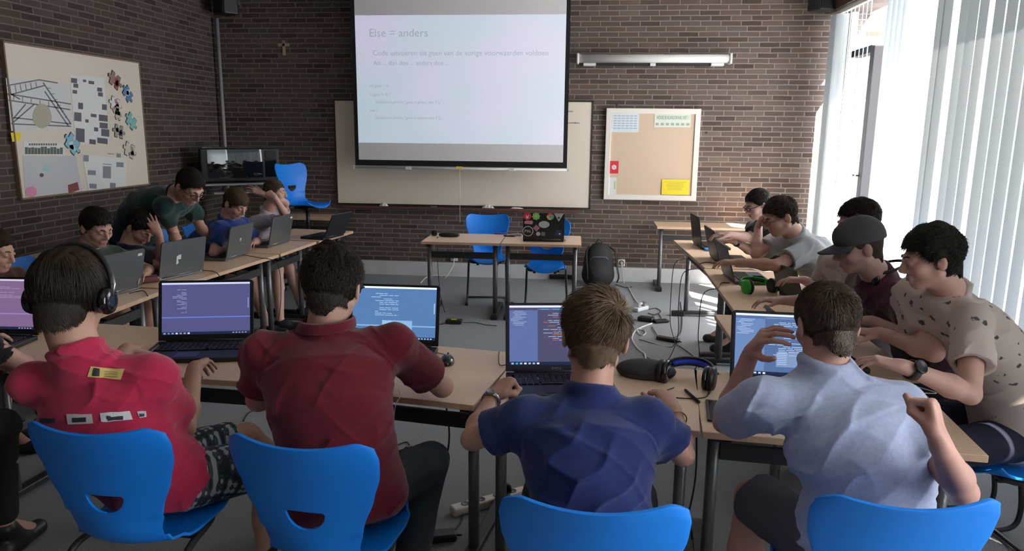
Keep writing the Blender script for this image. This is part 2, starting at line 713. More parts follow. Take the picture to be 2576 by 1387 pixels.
TZ = wz0 - .0285
crumpled('wiping_cloth', on_y(965, 520, YB - .07)[0], TZ, .12, .06, 'white crumpled cloth near the left end of the board tray', MT['paper'])
crumpled('wiping_cloth', on_y(1228, 521, YB - .07)[0], TZ, .17, .055, 'long white crumpled cloth in the middle of the board tray', MT['paper'])
crumpled('wiping_cloth', on_y(1300, 525, YB - .07)[0], TZ, .18, .035, 'flat white cloth on the board tray just above the stickered laptop', MT['paper'])
ps = MB().box((0, 0, .011), (.08, .03, .02), bev=.004).build('board_eraser', MT['grey_ink'])
ps.location = (on_y(1090, 522, YB - .07)[0], YB - .07, TZ)
tag(ps, 'small grey eraser lying on the board tray', 'eraser')

# projection screen hanging from the ceiling
SY = 8.35
x0, x1, z0 = -2.69, -.235, 1.335
ps = thing('projection_screen', 'large pull-down projection screen with black border showing a pale slide', 'screen', ((x0 + x1) / 2, SY, z0))
sw, sh = x1 - x0, ZC - z0 - .12
MB().box((0, 0, sh / 2 + .02), (sw, .004, sh)).build('border', mat('black_cloth', (.006, .006, .008), .8), ps)
bw = .045
MB().box((0, -.0032, sh / 2 + .06), (sw - 2 * bw, .002, sh - .05)).build('screen_fabric', MT['screen_cloth'], ps)
bt = MB().tube([(-sw / 2 - .02, 0, 0), (sw / 2 + .02, 0, 0)], .013, n=12)
bt.box((-sw / 2 - .02, 0, 0), (.012, .034, .034)).box((sw / 2 + .02, 0, 0), (.012, .034, .034))
bt.box((-.6, 0, -.005), (.06, .03, .03)).box((.6, 0, -.005), (.06, .03, .03))
bt.build('bottom_bar', MT['white'], ps)
MB().box((0, 0, sh + .05), (sw + .1, .10, .10), bev=.02).build('casing', MT['white'], ps)
pc = MB().box((0, -.016, .012), (.07, .006, .022)).build('tag', MT['yellow'], ps)
MB().tube([(.004, -.012, -.01), (.0, -.012, -.06), (.004, -.012, -.62)], .0035, n=6).build('pull_cord', MT['white_cable'], ps)


def slide_material():
    m_ = bpy.data.materials.new('projected_slide')
    nt, N, L, b = nodes(m_)
    b.inputs['Base Color'].default_value = (.62, .60, .60, 1)
    b.inputs['Roughness'].default_value = .85
    tc = N.new('ShaderNodeTexCoord')
    n = N.new('ShaderNodeTexNoise')
    n.inputs['Scale'].default_value = .9
    n.inputs['Detail'].default_value = 1
    L.new(tc.outputs['Object'], n.inputs['Vector'])
    r = N.new('ShaderNodeValToRGB')
    r.color_ramp.elements[0].position = .38
    r.color_ramp.elements[0].color = (.24, .33, .39, 1)
    r.color_ramp.elements[1].position = .62
    r.color_ramp.elements[1].color = (.33, .31, .45, 1)
    L.new(n.outputs['Fac'], r.inputs[0])
    L.new(r.outputs[0], b.inputs['Emission Color'])
    b.inputs['Emission Strength'].default_value = 1.0
    return m_


lz0, lz1 = 1.615 - z0, 3.015 - z0
MB().box((0, -.0052, (lz0 + lz1) / 2), (sw - 2 * bw - .004, .001, lz1 - lz0)).build('slide', slide_material(), ps)
sl_t = emis('slide_text', (.165, .20, .235), 1.0)
sl_t.node_tree.nodes['Principled BSDF'].inputs['Base Color'].default_value = (.45, .45, .46, 1)


def slide_text(body, px, py, size):
    p = on_y(px, py, SY)
    M = Matrix.Translation((p[0] - (x0 + x1) / 2, -.0062, p[2] - z0)) @ Matrix.Rotation(PI / 2, 4, 'X')
    text_obj('slide_text', body, size, M, sl_t, ps, depth=.0002, align='LEFT')


for bd, px, py, sz in (('Else = anders', 928, 84, .125), ('Code uitvoeren als geen van de vorige voorwaarden voldoen', 938, 134, .080),
                       ('Als ... dan doe ... anders doe ...', 940, 159, .070), ('int getal = 3;', 930, 216, .044), ('if (getal > 3) {', 930, 238, .044),
                       ('System.out.println("getal is groter dan 3");', 945, 257, .044), ('else {', 930, 278, .044),
                       ('System.out.println("getal is kleiner dan 3");', 945, 296, .044)):
    slide_text(bd, px, py, sz)

# wall lamp: a white tube rail
rl = thing('wall_lamp', 'long white tubular lamp fitting on the brick wall above the pinboard', 'lamp', ((-.144 + 1.533) / 2, YB, 2.575))
lw = 1.677
mb = MB()
mb.tube([(-lw / 2, -.11, .0), (lw / 2, -.11, .0)], .046, n=18)
mb.build('tube', MT['white'], rl)
mb = MB()
for s in (-1, 1):
    mb.box((s * (lw / 2 + .003), -.11, -.003), (.028, .115, .115), bev=.01)
mb.build('end_cap', MT['white'], rl)
for s in (-1, 1):
    MB().box((s * (lw / 2 - .13), -.06, -.062), (.14, .11, .03), bev=.005).build('bracket', MT['white'], rl)
MB().box((0, -.05, -.06), (lw - .4, .03, .025)).build('back_rail', MT['dark_steel'], rl)
MB().box((0, -.07, -.062), (.06, .05, .03)).build('clip', MT['white'], rl)

# pinboard
a_, b_ = on_y(1525, 273, YB - .03), on_y(1757, 503, YB - .03)
px0, px1, pz0, pz1 = .195, 1.262, .985, 2.032
pb = thing('pinboard', 'square cork pinboard in a cream frame on the brick wall', 'pinboard', ((px0 + px1) / 2, YB, pz0))
pw, ph = px1 - px0, pz1 - pz0
MB().box((0, -.018, ph / 2), (pw - .05, .03, ph - .05)).build('cork_panel', MT['cork'], pb)
fr = MB()
for s in (0, 1):
    fr.box((0, -.025, s * (ph - .06) + .03), (pw, .05, .06), bev=.005)
    fr.box(((s - .5) * (pw - .06), -.025, ph / 2), (.06, .05, ph - .11), bev=.004)
fr.build('frame', MT['frame_white'], pb)


def pinned(name, px, py, w, h, m_, label, writ=None, wm=None, tilt=0, lift=0):
    p = on_y(px, py, YB - .036)
    t = thing(name, label, 'notice', (p[0], YB - .036 - lift, p[2]))
    t.rotation_euler = (0, tilt, 0)
    mb = MB().box((0, 0, 0), (w, .002, h))
    mb.build('sheet', m_, t)
    if writ:
        mb = MB()
        for (x, z, a, c) in writ:
            mb.box((x * w, -.0014, z * h), (a * w, .0006, c * h))
        mb.build('print', wm or MT['grey_ink'], t)
    return t


grid = [(-.38 + .15 * i, .36 - .13 * j, .12, .05) for i in range(6) for j in range(6)]
pinned('timetable_sheet', 1573, 309, .31, .215, mat('bluish_paper', (.70, .76, .80), .8), 'white printed timetable sheet in the upper corner of the pinboard', grid, mat('pale_blue_ink', (.38, .48, .58), .8))
t = pinned('notice_sheet', 1692, 303, .41, .155, mat('greenish_paper', (.72, .76, .66), .8), 'pale green notice reading HOUD JE KLASLOKAAL NET on the pinboard', [(-.42 + .14 * i, -.28, .09, .18) for i in range(7)], mat('green_grey', (.35, .42, .36), .8))
text_obj('lettering', 'HOUD JE KLASLOKAAL NET !', .0345, Matrix.Translation((.0, -.0018, .03)) @ Matrix.Rotation(PI / 2, 4, 'X') @ Matrix.Scale(1.65, 4, (0, 1, 0)) @ Matrix.Scale(.80, 4, (1, 0, 0)), mat('green_letter', (.16, .27, .18), .7), t, depth=.0003)
t = pinned('red_card', 1545, 421, .10, .145, MT['red'], 'small red card with a white hexagon at the edge of the pinboard')
MB().prism([(.03 * math.cos(k * PI / 3 + .5), .03 * math.sin(k * PI / 3 + .5)) for k in range(6)], .001, M=Matrix.Translation((0, -.0012, 0)) @ Matrix.Rotation(PI / 2, 4, 'X')).build('hexagon', MT['paper'], t)
text_obj('letter', 'G', .035, Matrix.Translation((0, -.0026, 0)) @ Matrix.Rotation(PI / 2, 4, 'X'), MT['grey_ink'], t, depth=.0002)
pinned('leaflet', 1541, 468, .088, .195, MT['paper'], 'narrow white leaflet with a green stripe below the red card', [(.28, .05, .2, .5)], mat('leaf_green', (.42, .55, .22), .8))
t = pinned('yellow_card', 1699, 471, .315, .175, MT['yellow'], 'bright yellow printed card in the lower corner of the pinboard', [(-.02, .33 - .1 * j, (.8, .6, .66, .62, .5, .55)[j], .035) for j in range(6)], mat('olive_ink', (.55, .43, .05), .8), lift=.01)
mb = MB()
for (px, py) in ((1552, 264), (1777, 335)):
    q = on_y(px, py, YB)
for (px, py), lb in (((1552, 264), 'small dark hook in the brickwork above the pinboard'), ((1777, 335), 'small dark hook in the brickwork beside the pinboard')):
    q = on_y(px, py, YB)
    o = MB().tube([(0, .01, 0), (0, -.02, 0), (0, -.024, .014)], .007, n=8).build('wall_hook', MT['dark_steel'])
    o.location = q
    tag(o, lb, 'hook')

# sockets
for (px, py), lb in (((1143, 648), 'white double wall socket with a plug behind the teacher desks'), ((1563, 661), 'square wall socket with a white plug between backpack and tables')):
    q = on_y(px, py, YB)
    t = thing('wall_socket', lb, 'socket', tuple(q))
    MB().box((0, -.012, 0), (.085, .024, .085), bev=.006).build('plate', MT['frame_white'] if px > 1500 else MT['white'], t)
    MB().lathe([(.032, 0), (.032, .004), (.026, .004), (.026, .001)], c=(0, -.024, 0), rot=Matrix.Rotation(PI / 2, 3, 'X')).build('rim', MT['grey_ink'] if px > 1500 else MT['white'], t)
    MB().lathe([(.019, 0), (.019, .02), (.011, .034)], c=(0, -.024, 0), rot=Matrix.Rotation(PI / 2, 3, 'X')).build('plug', MT['white'], t)

# ------------------------------------------------------------------ the noticeboard on the left wall
# board coordinates: u along the wall (y), v height
NX = XL + .03
by0, by1, bz0, bz1 = 5.37, 7.09, 1.19, 2.39
nb = thing('noticeboard', 'big cream noticeboard with collages on the left brick wall', 'noticeboard', (XL, (by0 + by1) / 2, bz0))
MB().box((.015, 0, (bz1 - bz0) / 2), (.03, by1 - by0, bz1 - bz0)).build('board', MT['cream'], nb)
fr = MB()
fr.box((.018, -(by1 - by0) / 2, (bz1 - bz0) / 2), (.036, .014, bz1 - bz0 + .014))
fr.box((.018, (by1 - by0) / 2, (bz1 - bz0) / 2), (.036, .014, bz1 - bz0 + .014))
fr.box((.018, 0, 0), (.036, by1 - by0, .014)).box((.018, 0, bz1 - bz0), (.036, by1 - by0, .014))
fr.build('frame', mat('board_frame', (.22, .15, .10), .5), nb)


def nb_at(px, py):
    q = on_x(px, py, NX)
    return q[1], q[2]


def wall_poly(mb, pts, h, mi=0, base=0.0):
    """pts in (y, z) on the left wall, a thin sheet of thickness h"""
    n = len(pts)
    vs = [(NX + base, y, z) for y, z in pts] + [(NX + base + h, y, z) for y, z in pts]
    fs = [list(range(n)), list(range(n, 2 * n))[::-1]] + [[i, n + i, n + (i + 1) % n, (i + 1) % n] for i in range(n)]
    mb.add(vs, fs, mi)


def sheet(name, corners, m_, label, cat='sheet', base=0.0, prints=(), pm=None):
    mb = MB()
    wall_poly(mb, [nb_at(*c) for c in corners], .0015, 0, base)
    o = mb.build(name, m_)
    y_, z_ = nb_at(*corners[0])
    tag(o, label, cat)
    if prints:
        p2 = MB()
        for q in prints:
            wall_poly(p2, [nb_at(*c) for c in q], .0008, 0, base + .0016)
        p2.build('print', pm or MT['grey_ink'], o)
    return o


def rect(x0, y0, x1, y1, sk=.1):
    """a rectangle on the wall given by picture corners of its bounding box"""
    a = nb_at(x0, y0)
    return [(x0, y0), (x1, y0 + (x1 - x0) * sk), (x1, y1 + (x1 - x0) * sk), (x0, y1)]


def thick(a, b, w):
    dx, dy = b[0] - a[0], b[1] - a[1]
    l = math.hypot(dx, dy)
    nx, ny = -dy / l * w / 2, dx / l * w / 2
    return [(a[0] + nx, a[1] + ny), (b[0] + nx, b[1] + ny), (b[0] - nx, b[1] - ny), (a[0] - nx, a[1] - ny)]


wp = mat('drawing_paper', (.66, .66, .66), .8)
lines = []
for a, b in (((14, 216), (98, 201)), ((20, 240), (112, 215)), ((98, 201), (145, 209)), ((18, 236), (178, 262)), ((20, 252), (176, 276)), ((108, 208), (178, 312)),
             ((112, 230), (172, 318)), ((32, 300), (64, 262)), ((28, 312), (86, 262)), ((34, 296), (178, 312)), ((32, 312), (178, 318)), ((26, 236), (50, 250))):
    lines.append(thick(a, b, 3.0))
for i in range(6):
    x = 24 + i * 13
    lines.append(thick((x, 216 - i * 2), (x + 3, 236 - i * 3), 1.6))
    lines.append(thick((34 + i * 22, 240 + i * 4), (34 + i * 22, 252 + i * 4), 1.6))
    lines.append(thick((118 + i * 9, 222 + i * 15), (128 + i * 8, 222 + i * 14), 1.6))
sheet('bridge_drawing', [(14, 196), (174, 212), (180, 322), (28, 330)], wp, 'white sheet with a drawn girder triangle on the noticeboard', 'drawing', prints=lines, pm=mat('pencil', (.16, .16, .17), .8))
pts = []
for k in range(16):
    a = 2 * PI * k / 16
    pts.append((105 + 24 * math.cos(a) * (1 + .06 * math.sin(3 * a)), 292 + 31 * math.sin(a)))
sheet('beige_cutout', pts, mat('beige_paper', (.45, .41, .32), .8), 'rounded beige paper cutout over the girder drawing', 'cutout', base=.003)
pr = []
r_ = random.Random(3)
for (x, y, w, h) in ((178, 196, 15, 12), (184, 210, 12, 10), (182, 226, 11, 9), (208, 200, 8, 6), (222, 203, 14, 8), (244, 220, 12, 10), (246, 232, 12, 10), (196, 258, 12, 16),
                     (186, 282, 18, 22), (214, 300, 8, 8), (228, 286, 14, 8), (248, 288, 22, 16), (250, 308, 20, 14), (236, 320, 10, 10), (254, 324, 20, 18), (224, 350, 16, 12), (244, 346, 26, 14), (190, 322, 22, 34), (256, 262, 12, 14)):
    pr.append(rect(x, y, x + w, y + h, .12))
sheet('photo_collage', [(175, 188), (262, 196), (274, 362), (190, 362)], MT['paper'], 'tall white photo collage in the middle of the noticeboard', 'collage', base=.001, prints=pr, pm=mat('photo_grey', (.13, .12, .14), .7))


def jigsaw(px, py, r, rot, m_, label, pm=None):
    yc, zc = nb_at(px, py)
    pts = []
    s = r / 215
    for k in range(4):
        a0 = rot + k * PI / 2
        for (u, v) in ((-1, 1), (-.32, 1), (-.18, 1.12 if k % 2 else .86), (-.30, 1.42 if k % 2 else .62), (0, 1.58 if k % 2 else .5), (.30, 1.42 if k % 2 else .62), (.18, 1.12 if k % 2 else .86), (.32, 1)):
            x, y = u * s * .72, v * s * .72
            pts.append((yc + x * math.cos(a0) + y * math.sin(a0), zc - x * math.sin(a0) + y * math.cos(a0)))
    mb = MB()
    wall_poly(mb, pts, .002, 0, .004)
    o = mb.build('jigsaw_cutout', m_)
    p2 = MB()
    cen = (sum(p[0] for p in pts) / len(pts), sum(p[1] for p in pts) / len(pts))
    edge = [((p[0] - cen[0]) * 1.10 + cen[0], (p[1] - cen[1]) * 1.10 + cen[1]) for p in pts]
    wall_poly(p2, edge, .001, 0, .0028)
    p2.build('outline', MT['ink'], o)
    if pm:
        p3 = MB()
        rr = random.Random(px)
        for k in range(4):
            a, b = rr.uniform(-.5, .5) * s, rr.uniform(-.5, .5) * s
            w = s * rr.uniform(.2, .34)
            wall_poly(p3, [(yc + a - w, zc + b - w * .8), (yc + a + w, zc + b - w), (yc + a + w * .7, zc + b + w), (yc + a - w, zc + b + w * .7)], .0008, 0, .0061)
        p3.build('picture', pm, o)
    return tag(o, label, 'cutout', 'jigsaw cutouts on the noticeboard')


W_ = MT['paper']
jigsaw(288, 202, 19, .5, mat('j_brown', (.30, .19, .15), .7), 'brown and red jigsaw cutout, topmost on the noticeboard', mat('j_red', (.35, .06, .05), .7))
jigsaw(320, 236, 17, .9, mat('j_blue', (.10, .22, .45), .7), 'dark blue jigsaw cutout at the edge of the noticeboard', mat('j_paleblue', (.5, .6, .7), .7))
jigsaw(289, 262, 17, .3, W_, 'white jigsaw cutout with reddish marks left of the blue one', mat('j_pink', (.45, .25, .26), .7))
jigsaw(294, 284, 14, 1.2, mat('j_tan', (.52, .47, .35), .7), 'small tan jigsaw cutout just above the teal one', MT['ink'])
jigsaw(329, 305, 18, .7, mat('j_teal', (.22, .52, .47), .7), 'plain teal jigsaw cutout near the edge of the noticeboard')
jigsaw(298, 331, 17, .2, mat('j_olive', (.33, .32, .27), .7), 'grey jigsaw cutout with dark pictures below the teal one', MT['ink'])
jigsaw(325, 378, 19, .4, mat('j_cream', (.62, .60, .52), .7), 'lowest cream jigsaw cutout on the noticeboard', mat('j_ol2', (.30, .29, .18), .7))
jigsaw(181, 362, 20, .75, mat('j_sky', (.25, .52, .62), .7), 'pale blue double jigsaw cutout beside the photo collage', mat('j_sk2', (.6, .72, .75), .7))
sheet('sticky_note', [(26, 334), (51, 333), (51, 354), (30, 357)], MT['yellow'], 'yellow paper square at the edge of the noticeboard', 'note', base=.002)
pr = [rect(62 + 8 * i, 372 + r_.uniform(-3, 2), 69 + 8 * i, 388, .02) for i in range(12)]
sheet('group_photo_strip', [(58, 356), (160, 362), (162, 390), (60, 390)], MT['paper'], 'pale paper strip with a row of small dark figures', 'strip', base=.001, prints=pr + [rect(72 + 6 * i, 361, 76 + 6 * i, 366, .02) for i in range(12)], pm=mat('sil', (.12, .14, .12), .7))
sheet('grey_sheet', [(56, 392), (190, 392), (206, 482), (64, 496)], mat('greyish_paper', (.56, .56, .58), .8), 'large pale grey sheet low on the noticeboard', 'sheet', base=.0005)
for (x, y, r, c, lb) in ((118, 424, 8, (.35, .6, .6), 'pale turquoise disc on the grey sheet'), (104, 441, 5, (.12, .10, .13), 'tiny dark disc on the grey sheet'), (77, 483, 14, (.70, .28, .42), 'pink paper disc at the bottom of the noticeboard')):
    sheet('paper_disc', [(x + r * math.cos(k * PI / 8), y + r * math.sin(k * PI / 8)) for k in range(16)], mat('disc', c, .7), lb, 'disc', base=.003)
sheet('red_brown_card', [(170, 466), (194, 458), (198, 478), (172, 487)], mat('card_rb', (.25, .07, .06), .7), 'dark red card low on the noticeboard', 'card', base=.004)
pr = [rect(*q, .06) for q in ((209, 390, 222, 406), (220, 428, 240, 440), (258, 412, 280, 414), (258, 418, 278, 448), (292, 408, 310, 420), (224, 462, 242, 474), (276, 460, 290, 474), (270, 386, 286, 388), (293, 386, 303, 396))]
sheet('white_poster', [(206, 388), (316, 400), (318, 470), (222, 480)], MT['paper'], 'white poster with small grey pictures at the bottom of the noticeboard', 'poster', base=.0015, prints=pr, pm=mat('pg', (.25, .26, .30), .7))
# ================================================================== TABLES
def make_table(w, d, loc, rz, label, group, leg_y=0.0, name='school_table', post=.045):
    """loc: middle of the top on the floor plan; local x along the width, y along the depth"""
    t = thing(name, label, 'table', (loc[0], loc[1], 0), rz, group)
    mb = MB().box((0, 0, .7275), (w, d, .025), bev=.002)
    mb.build('tabletop', MT['beech'], t)
    eb = MB()
    eb.box((0, -d / 2 - .0006, .7275), (w - .004, .0012, .022)).box((0, d / 2 + .0006, .7275), (w - .004, .0012, .022))
    eb.box((-w / 2 - .0006, 0, .7275), (.0012, d - .004, .022)).box((w / 2 + .0006, 0, .7275), (.0012, d - .004, .022))
    eb.build('edge_band', MT['beech_edge'], t)
    px_ = w / 2 - .055
    ly = leg_y * d
    for s in (-1, 1):
        MB().tube([(s * px_, ly, .715), (s * px_, ly, .045)], post / 2, n=14).build('post', MT['steel'], t)
        f = MB().box((s * px_, 0, .034), (.055, d - .06, .032), bev=.006)
        fo = f.build('foot', MT['dark_steel'], t)
        for e in (-1, 1):
            MB().box((s * px_, e * (d / 2 - .07), .024), (.062, .12, .048), bev=.008).build('foot_cap', MT['black'], fo)
        MB().box((s * px_, 0, .700), (.035, d - .10, .028)).build('top_bar', MT['dark_steel'], t)
    MB().box((0, ly, .60), (2 * px_ - post, .025, .06), bev=.003).build('crossbar', MT['dark_steel'], t)
    return t


def table_between(a, b, d, label, group, side=1, **k):
    """a, b: ends of the edge that faces the room (plan points); the table lies to the left of a->b when side=1"""
    a, b = np.array(a, float), np.array(b, float)
    u = b - a
    w = np.linalg.norm(u)
    u /= w
    n = np.array([-u[1], u[0]]) * side
    c = (a + b) / 2 + n * d / 2
    return make_table(w - .006, d, c, math.atan2(u[1], u[0]), label, group, **k)


G1, G2, G3, G4 = 'tables in the front row', 'tables along the dark side', 'tables along the window side', 'teacher desks'
table_between((-2.74, 2.80), (-1.935, 2.745), .69, 'beech table at the end of the front row, under the purple screen', G1, leg_y=-.25)
table_between((-1.93, 2.745), (-1.17, 2.700), .69, 'beech table under the laptop of the person in pink', G1, leg_y=-.25)
table_between((-1.165, 2.695), (-.398, 2.573), .69, 'beech table with the black mouse on it', G1, leg_y=-.25)
table_between((-.389, 2.534), (.415, 2.430), .69, 'beech table under the headset and the open laptop of the person in navy', G1, leg_y=-.25)
table_between((.419, 2.428), (1.317, 2.345), .69, 'beech table under the elbow of the person in the pale blue shirt', G1, leg_y=-.25)
table_between((-2.655, 3.52), (-2.665, 4.32), .66, 'beech side table nearest the viewer on the dark side', G2, leg_y=-.28)
table_between((-2.665, 4.34), (-2.515, 5.72), .66, 'beech side table carrying the middle two grey laptops', G2, leg_y=-.28)
table_between((-2.512, 5.74), (-2.475, 6.46), .66, 'short beech table carrying the grey laptop in front of the stretching boy', G2, leg_y=-.28)
table_between((-2.455, 6.48), (-2.372, 7.225), .66, 'last short beech table of the dark side with the black laptop', G2, leg_y=-.28)
table_between((.846, 7.134), (.920, 5.63), .66, 'beech window side table farthest away, under the tall black laptop', G3, leg_y=-.28)
table_between((.905, 5.61), (.875, 4.17), .66, 'beech window side table with the green headphones', G3, leg_y=-.28)
table_between((.745, 4.15), (.745, 3.125), .69, 'beech window side table nearest the viewer, under the watch arm', G3, leg_y=-.3)
table_between((-1.53, 6.625), (-.785, 6.635), .60, 'teacher desk with the small black pouch', G4, leg_y=-.30)
table_between((-.78, 6.640), (-.035, 6.655), .60, 'teacher desk carrying the laptop covered in stickers', G4, leg_y=-.30)
make_table(1.35, .50, (1.46, 8.40), 0, 'empty beech table against the back wall in a patch of sun', G3, leg_y=-.3)
make_table(1.9, .62, (-4.15, 5.0), PI / 2, 'brown table standing against the wall under the noticeboard', 'tables by the dark brick wall', leg_y=-.2)
make_table(.75, .45, (-3.26, 8.44), 0, 'beech table in the dark corner behind the tall blue chair', 'tables by the dark brick wall', leg_y=-.2)


# ================================================================== CHAIRS
def shell_mesh():
    prof = [(.225, .432), (.205, .448), (.15, .458), (.05, .456), (-.05, .450), (-.13, .455), (-.180, .478), (-.205, .520), (-.212, .580), (-.218, .650), (-.236, .740), (-.262, .82), (-.285, .878)]
    P = spline([(0, a, b) for a, b in prof], 5)
    L_ = [0]
    for i in range(1, len(P)):
        L_.append(L_[-1] + (P[i] - P[i - 1]).length)
    tot = L_[-1]
    kv = [(0, .175), (.06, .198), (.2, .205), (.34, .195), (.43, .165), (.50, .143), (.56, .145), (.66, .168), (.78, .205), (.88, .228), (.95, .232), (1, .222)]

    def wd(t):
        for (a, x), (b, y) in zip(kv, kv[1:]):
            if t <= b:
                q = (t - a) / (b - a)
                q = q * q * (3 - 2 * q) * .5 + q * .5
                return x + (y - x) * q
        return kv[-1][1]
    n = 28
    vs, fs = [], []
    for j, p in enumerate(P):
        t = L_[j] / tot
        tn = (P[min(j + 1, len(P) - 1)] - P[max(j - 1, 0)]).normalized()
        nr = Vector((0, -tn.z, tn.y))          # up for the seat, forward for the back
        if nr.z < 0 and nr.y < 0:
            nr = -nr
        w = wd(t)
        for i in range(n + 1):
            u = -1 + 2 * i / n
            x = u * w
            # superellipse ends
            back = max(0, (t - .72) / .28)
            frnt = max(0, (.16 - t) / .16)
            q = p.copy()
            q.x = x
            # the upper corners rise and wrap forward, the front lip droops at the corners
            au = abs(u)
            q += tn * back * (.030 * au ** 2 - .06 * max(0, au - .78) ** 1.5 * 6) * 1.0
            q += tn * frnt * (.075 * au ** 2.6)
            curve = (.030 + .030 * back) * au ** 2 if t > .45 else .012 * au ** 2
            if .38 < t < .62:
                curve += .010 * au ** 2
            fw = Vector((0, 1, 0)) if t > .47 else Vector((0, 0, 1))
            q += fw * curve
            vs.append(q)
    m_ = n + 1
    for j in range(len(P) - 1):
        for i in range(n):
            a = j * m_ + i
            fs.append([a, a + 1, a + m_ + 1, a + m_])
    me = MB().add(vs, fs, 0, True).mesh('shell', MT['shell'])
    o = bpy.data.objects.new('shell', me)
    COL.objects.link(o)
    s = o.modifiers.new('s', 'SOLIDIFY')
    s.thickness = .009
    s.offset = 0
    # grip hole, a half moon low in the back
    pts = [(-.062, .0), (-.056, .006), (.056, .006), (.062, 0)]
    for k in range(1, 12):
        a = PI * k / 12
        pts.append((.062 * math.cos(a), -.055 * math.sin(a)))
    pts = pts[::-1]
    cut = MB().prism(pts, .3, M=Matrix.Translation((0, -.10, .648)) @ Matrix.Rotation(PI / 2, 4, 'X'))
    co = bpy.data.objects.new('cut', cut.mesh('cut', MT['shell']))
    COL.objects.link(co)
    b = o.modifiers.new('b', 'BOOLEAN')
    b.operation = 'DIFFERENCE'
    b.object = co
    b.solver = 'EXACT'
    bv = o.modifiers.new('v', 'BEVEL')
    bv.width = .003
    bv.segments = 2
    bv.limit_method = 'ANGLE'
    bv.angle_limit = .9
    bpy.context.view_layer.update()
    dg = bpy.context.evaluated_depsgraph_get()
    r = bpy.data.meshes.new_from_object(o.evaluated_get(dg))
    bpy.data.objects.remove(o)
    bpy.data.objects.remove(co)
    r.name = 'shell'
    r.polygons.foreach_set('use_smooth', [True] * len(r.polygons))
    return r


SHELL = shell_mesh()


def chair_proto():
    t = thing('school_chair', 'x', 'chair')
    o = link(bpy.data.objects.new('shell', SHELL))
    o.parent = t
    for s in (-1, 1):
        p = spline([(s * .13, .14, .438), (s * .17, .06, .432), (s * .185, -.08, .428), (s * .195, -.150, .405), (s * .20, -.190, .33), (s * .205, -.225, .19), (s * .21, -.235, .09), (s * .212, -.215, .035), (s * .214, -.15, .016), (s * .214, .0, .014), (s * .214, .20, .014)], 5)
        MB().tube(p, .0115, n=10).build('side_tube', MT['dark_steel'], t)
        MB().box((s * .214, .17, .012), (.034, .07, .024), bev=.006).build('glide', MT['black'], t)
    MB().tube([(-.21, -.13, .016), (.21, -.13, .016)], .010, n=8).build('floor_bar', MT['dark_steel'], t)
    MB().tube([(-.135, .13, .436), (.135, .13, .436)], .010, n=8).tube([(-.18, -.04, .430), (.18, -.04, .430)], .010, n=8).build('seat_bar', MT['dark_steel'], t)
    for s in (-1, 1):
        MB().box((s * .10, .10, .422), (.028, .05, .028), bev=.005).build('bumper', MT['black'], t)
    return t


CH0 = chair_proto()
_first = [True]


def chair(x, y, h, label, group='blue school chairs'):
    """h: heading in degrees the sitter faces, 0 = towards the back wall, positive towards the windows"""
    if _first[0]:
        o = CH0
        _first[0] = False
    else:
        o = copy_tree(CH0)
    o.location = (x, y, 0)
    o.rotation_euler = (0, 0, -math.radians(h))
    o['label'] = label
    o['group'] = group
    return o


chair(-1.425, 2.13, 2, 'blue plastic chair of the person in the pink shirt')
chair(-.775, 2.11, 5, 'blue plastic chair of the person in the maroon polo shirt')
chair(.040, 1.86, 0, 'blue plastic chair of the person in the navy shirt')
chair(.790, 1.97, -4, 'blue plastic chair of the person in the pale blue shirt')
chair(1.76, 2.98, -97, 'blue plastic chair of the person in the beige patterned shirt')
chair(1.72, 3.62, -92, 'blue plastic chair behind the person with the cap')
chair(1.74, 4.25, -90, 'blue plastic chair of the hidden person behind the cap')
chair(1.66, 4.98, -90, 'blue plastic chair of the person in the light grey shirt')
chair(1.60, 6.05, -90, 'blue plastic chair of the person with glasses by the back wall')
chair(-1.01, 7.42, 172, 'empty blue plastic chair turned away a little behind the teacher desk with the pouch')
chair(-.385, 7.06, 180, 'empty blue plastic chair behind the stickered laptop')
chair(-3.55, 3.62, 90, 'blue plastic chair of the person at the edge of the picture')
chair(-3.52, 4.35, 90, 'blue plastic chair of the dark haired boy in dark green')
chair(-3.50, 4.86, 90, 'blue plastic chair of the boy holding his head')
chair(-3.44, 5.80, 90, 'blue plastic chair of the boy in the blue jersey')
chair(-3.36, 6.35, 80, 'blue plastic chair of the stretching boy in white')

# tall swivel chair in the dark corner
sv = thing('swivel_chair', 'tall blue swivel chair in front of the dark brick wall beside the television', 'chair', (-3.02, 7.66, 0), -math.radians(112))
o = link(bpy.data.objects.new('shell', SHELL))
o.parent = sv
o.location = (0, 0, .50)
MB().box((0, .0, .925), (.20, .20, .03), bev=.006).build('seat_plate', MT['black'], sv)
MB().tube([(0, 0, .92), (0, 0, .62)], .02, n=12).tube([(0, 0, .62), (0, 0, .10)], .032, n=12).build('gas_column', MT['black'], sv)
st = MB()
for k in range(5):
    a = 2 * PI * k / 5 + .3
    st.tube([(.02 * math.cos(a), .02 * math.sin(a), .12), (.16 * math.cos(a), .16 * math.sin(a), .10), (.29 * math.cos(a), .29 * math.sin(a), .065)], [.03, .022, .016], n=8)
st.build('star_base', MT['black'], sv)
for k in range(5):
    a = 2 * PI * k / 5 + .3
    MB().ball((.29 * math.cos(a), .29 * math.sin(a), .03), (.03, .03, .03), n=12).build('castor', MT['black'], sv)
MB().tube([(.0, 0, .90), (.20, .02, .90)], .007, n=8).build('lever', MT['black'], sv)

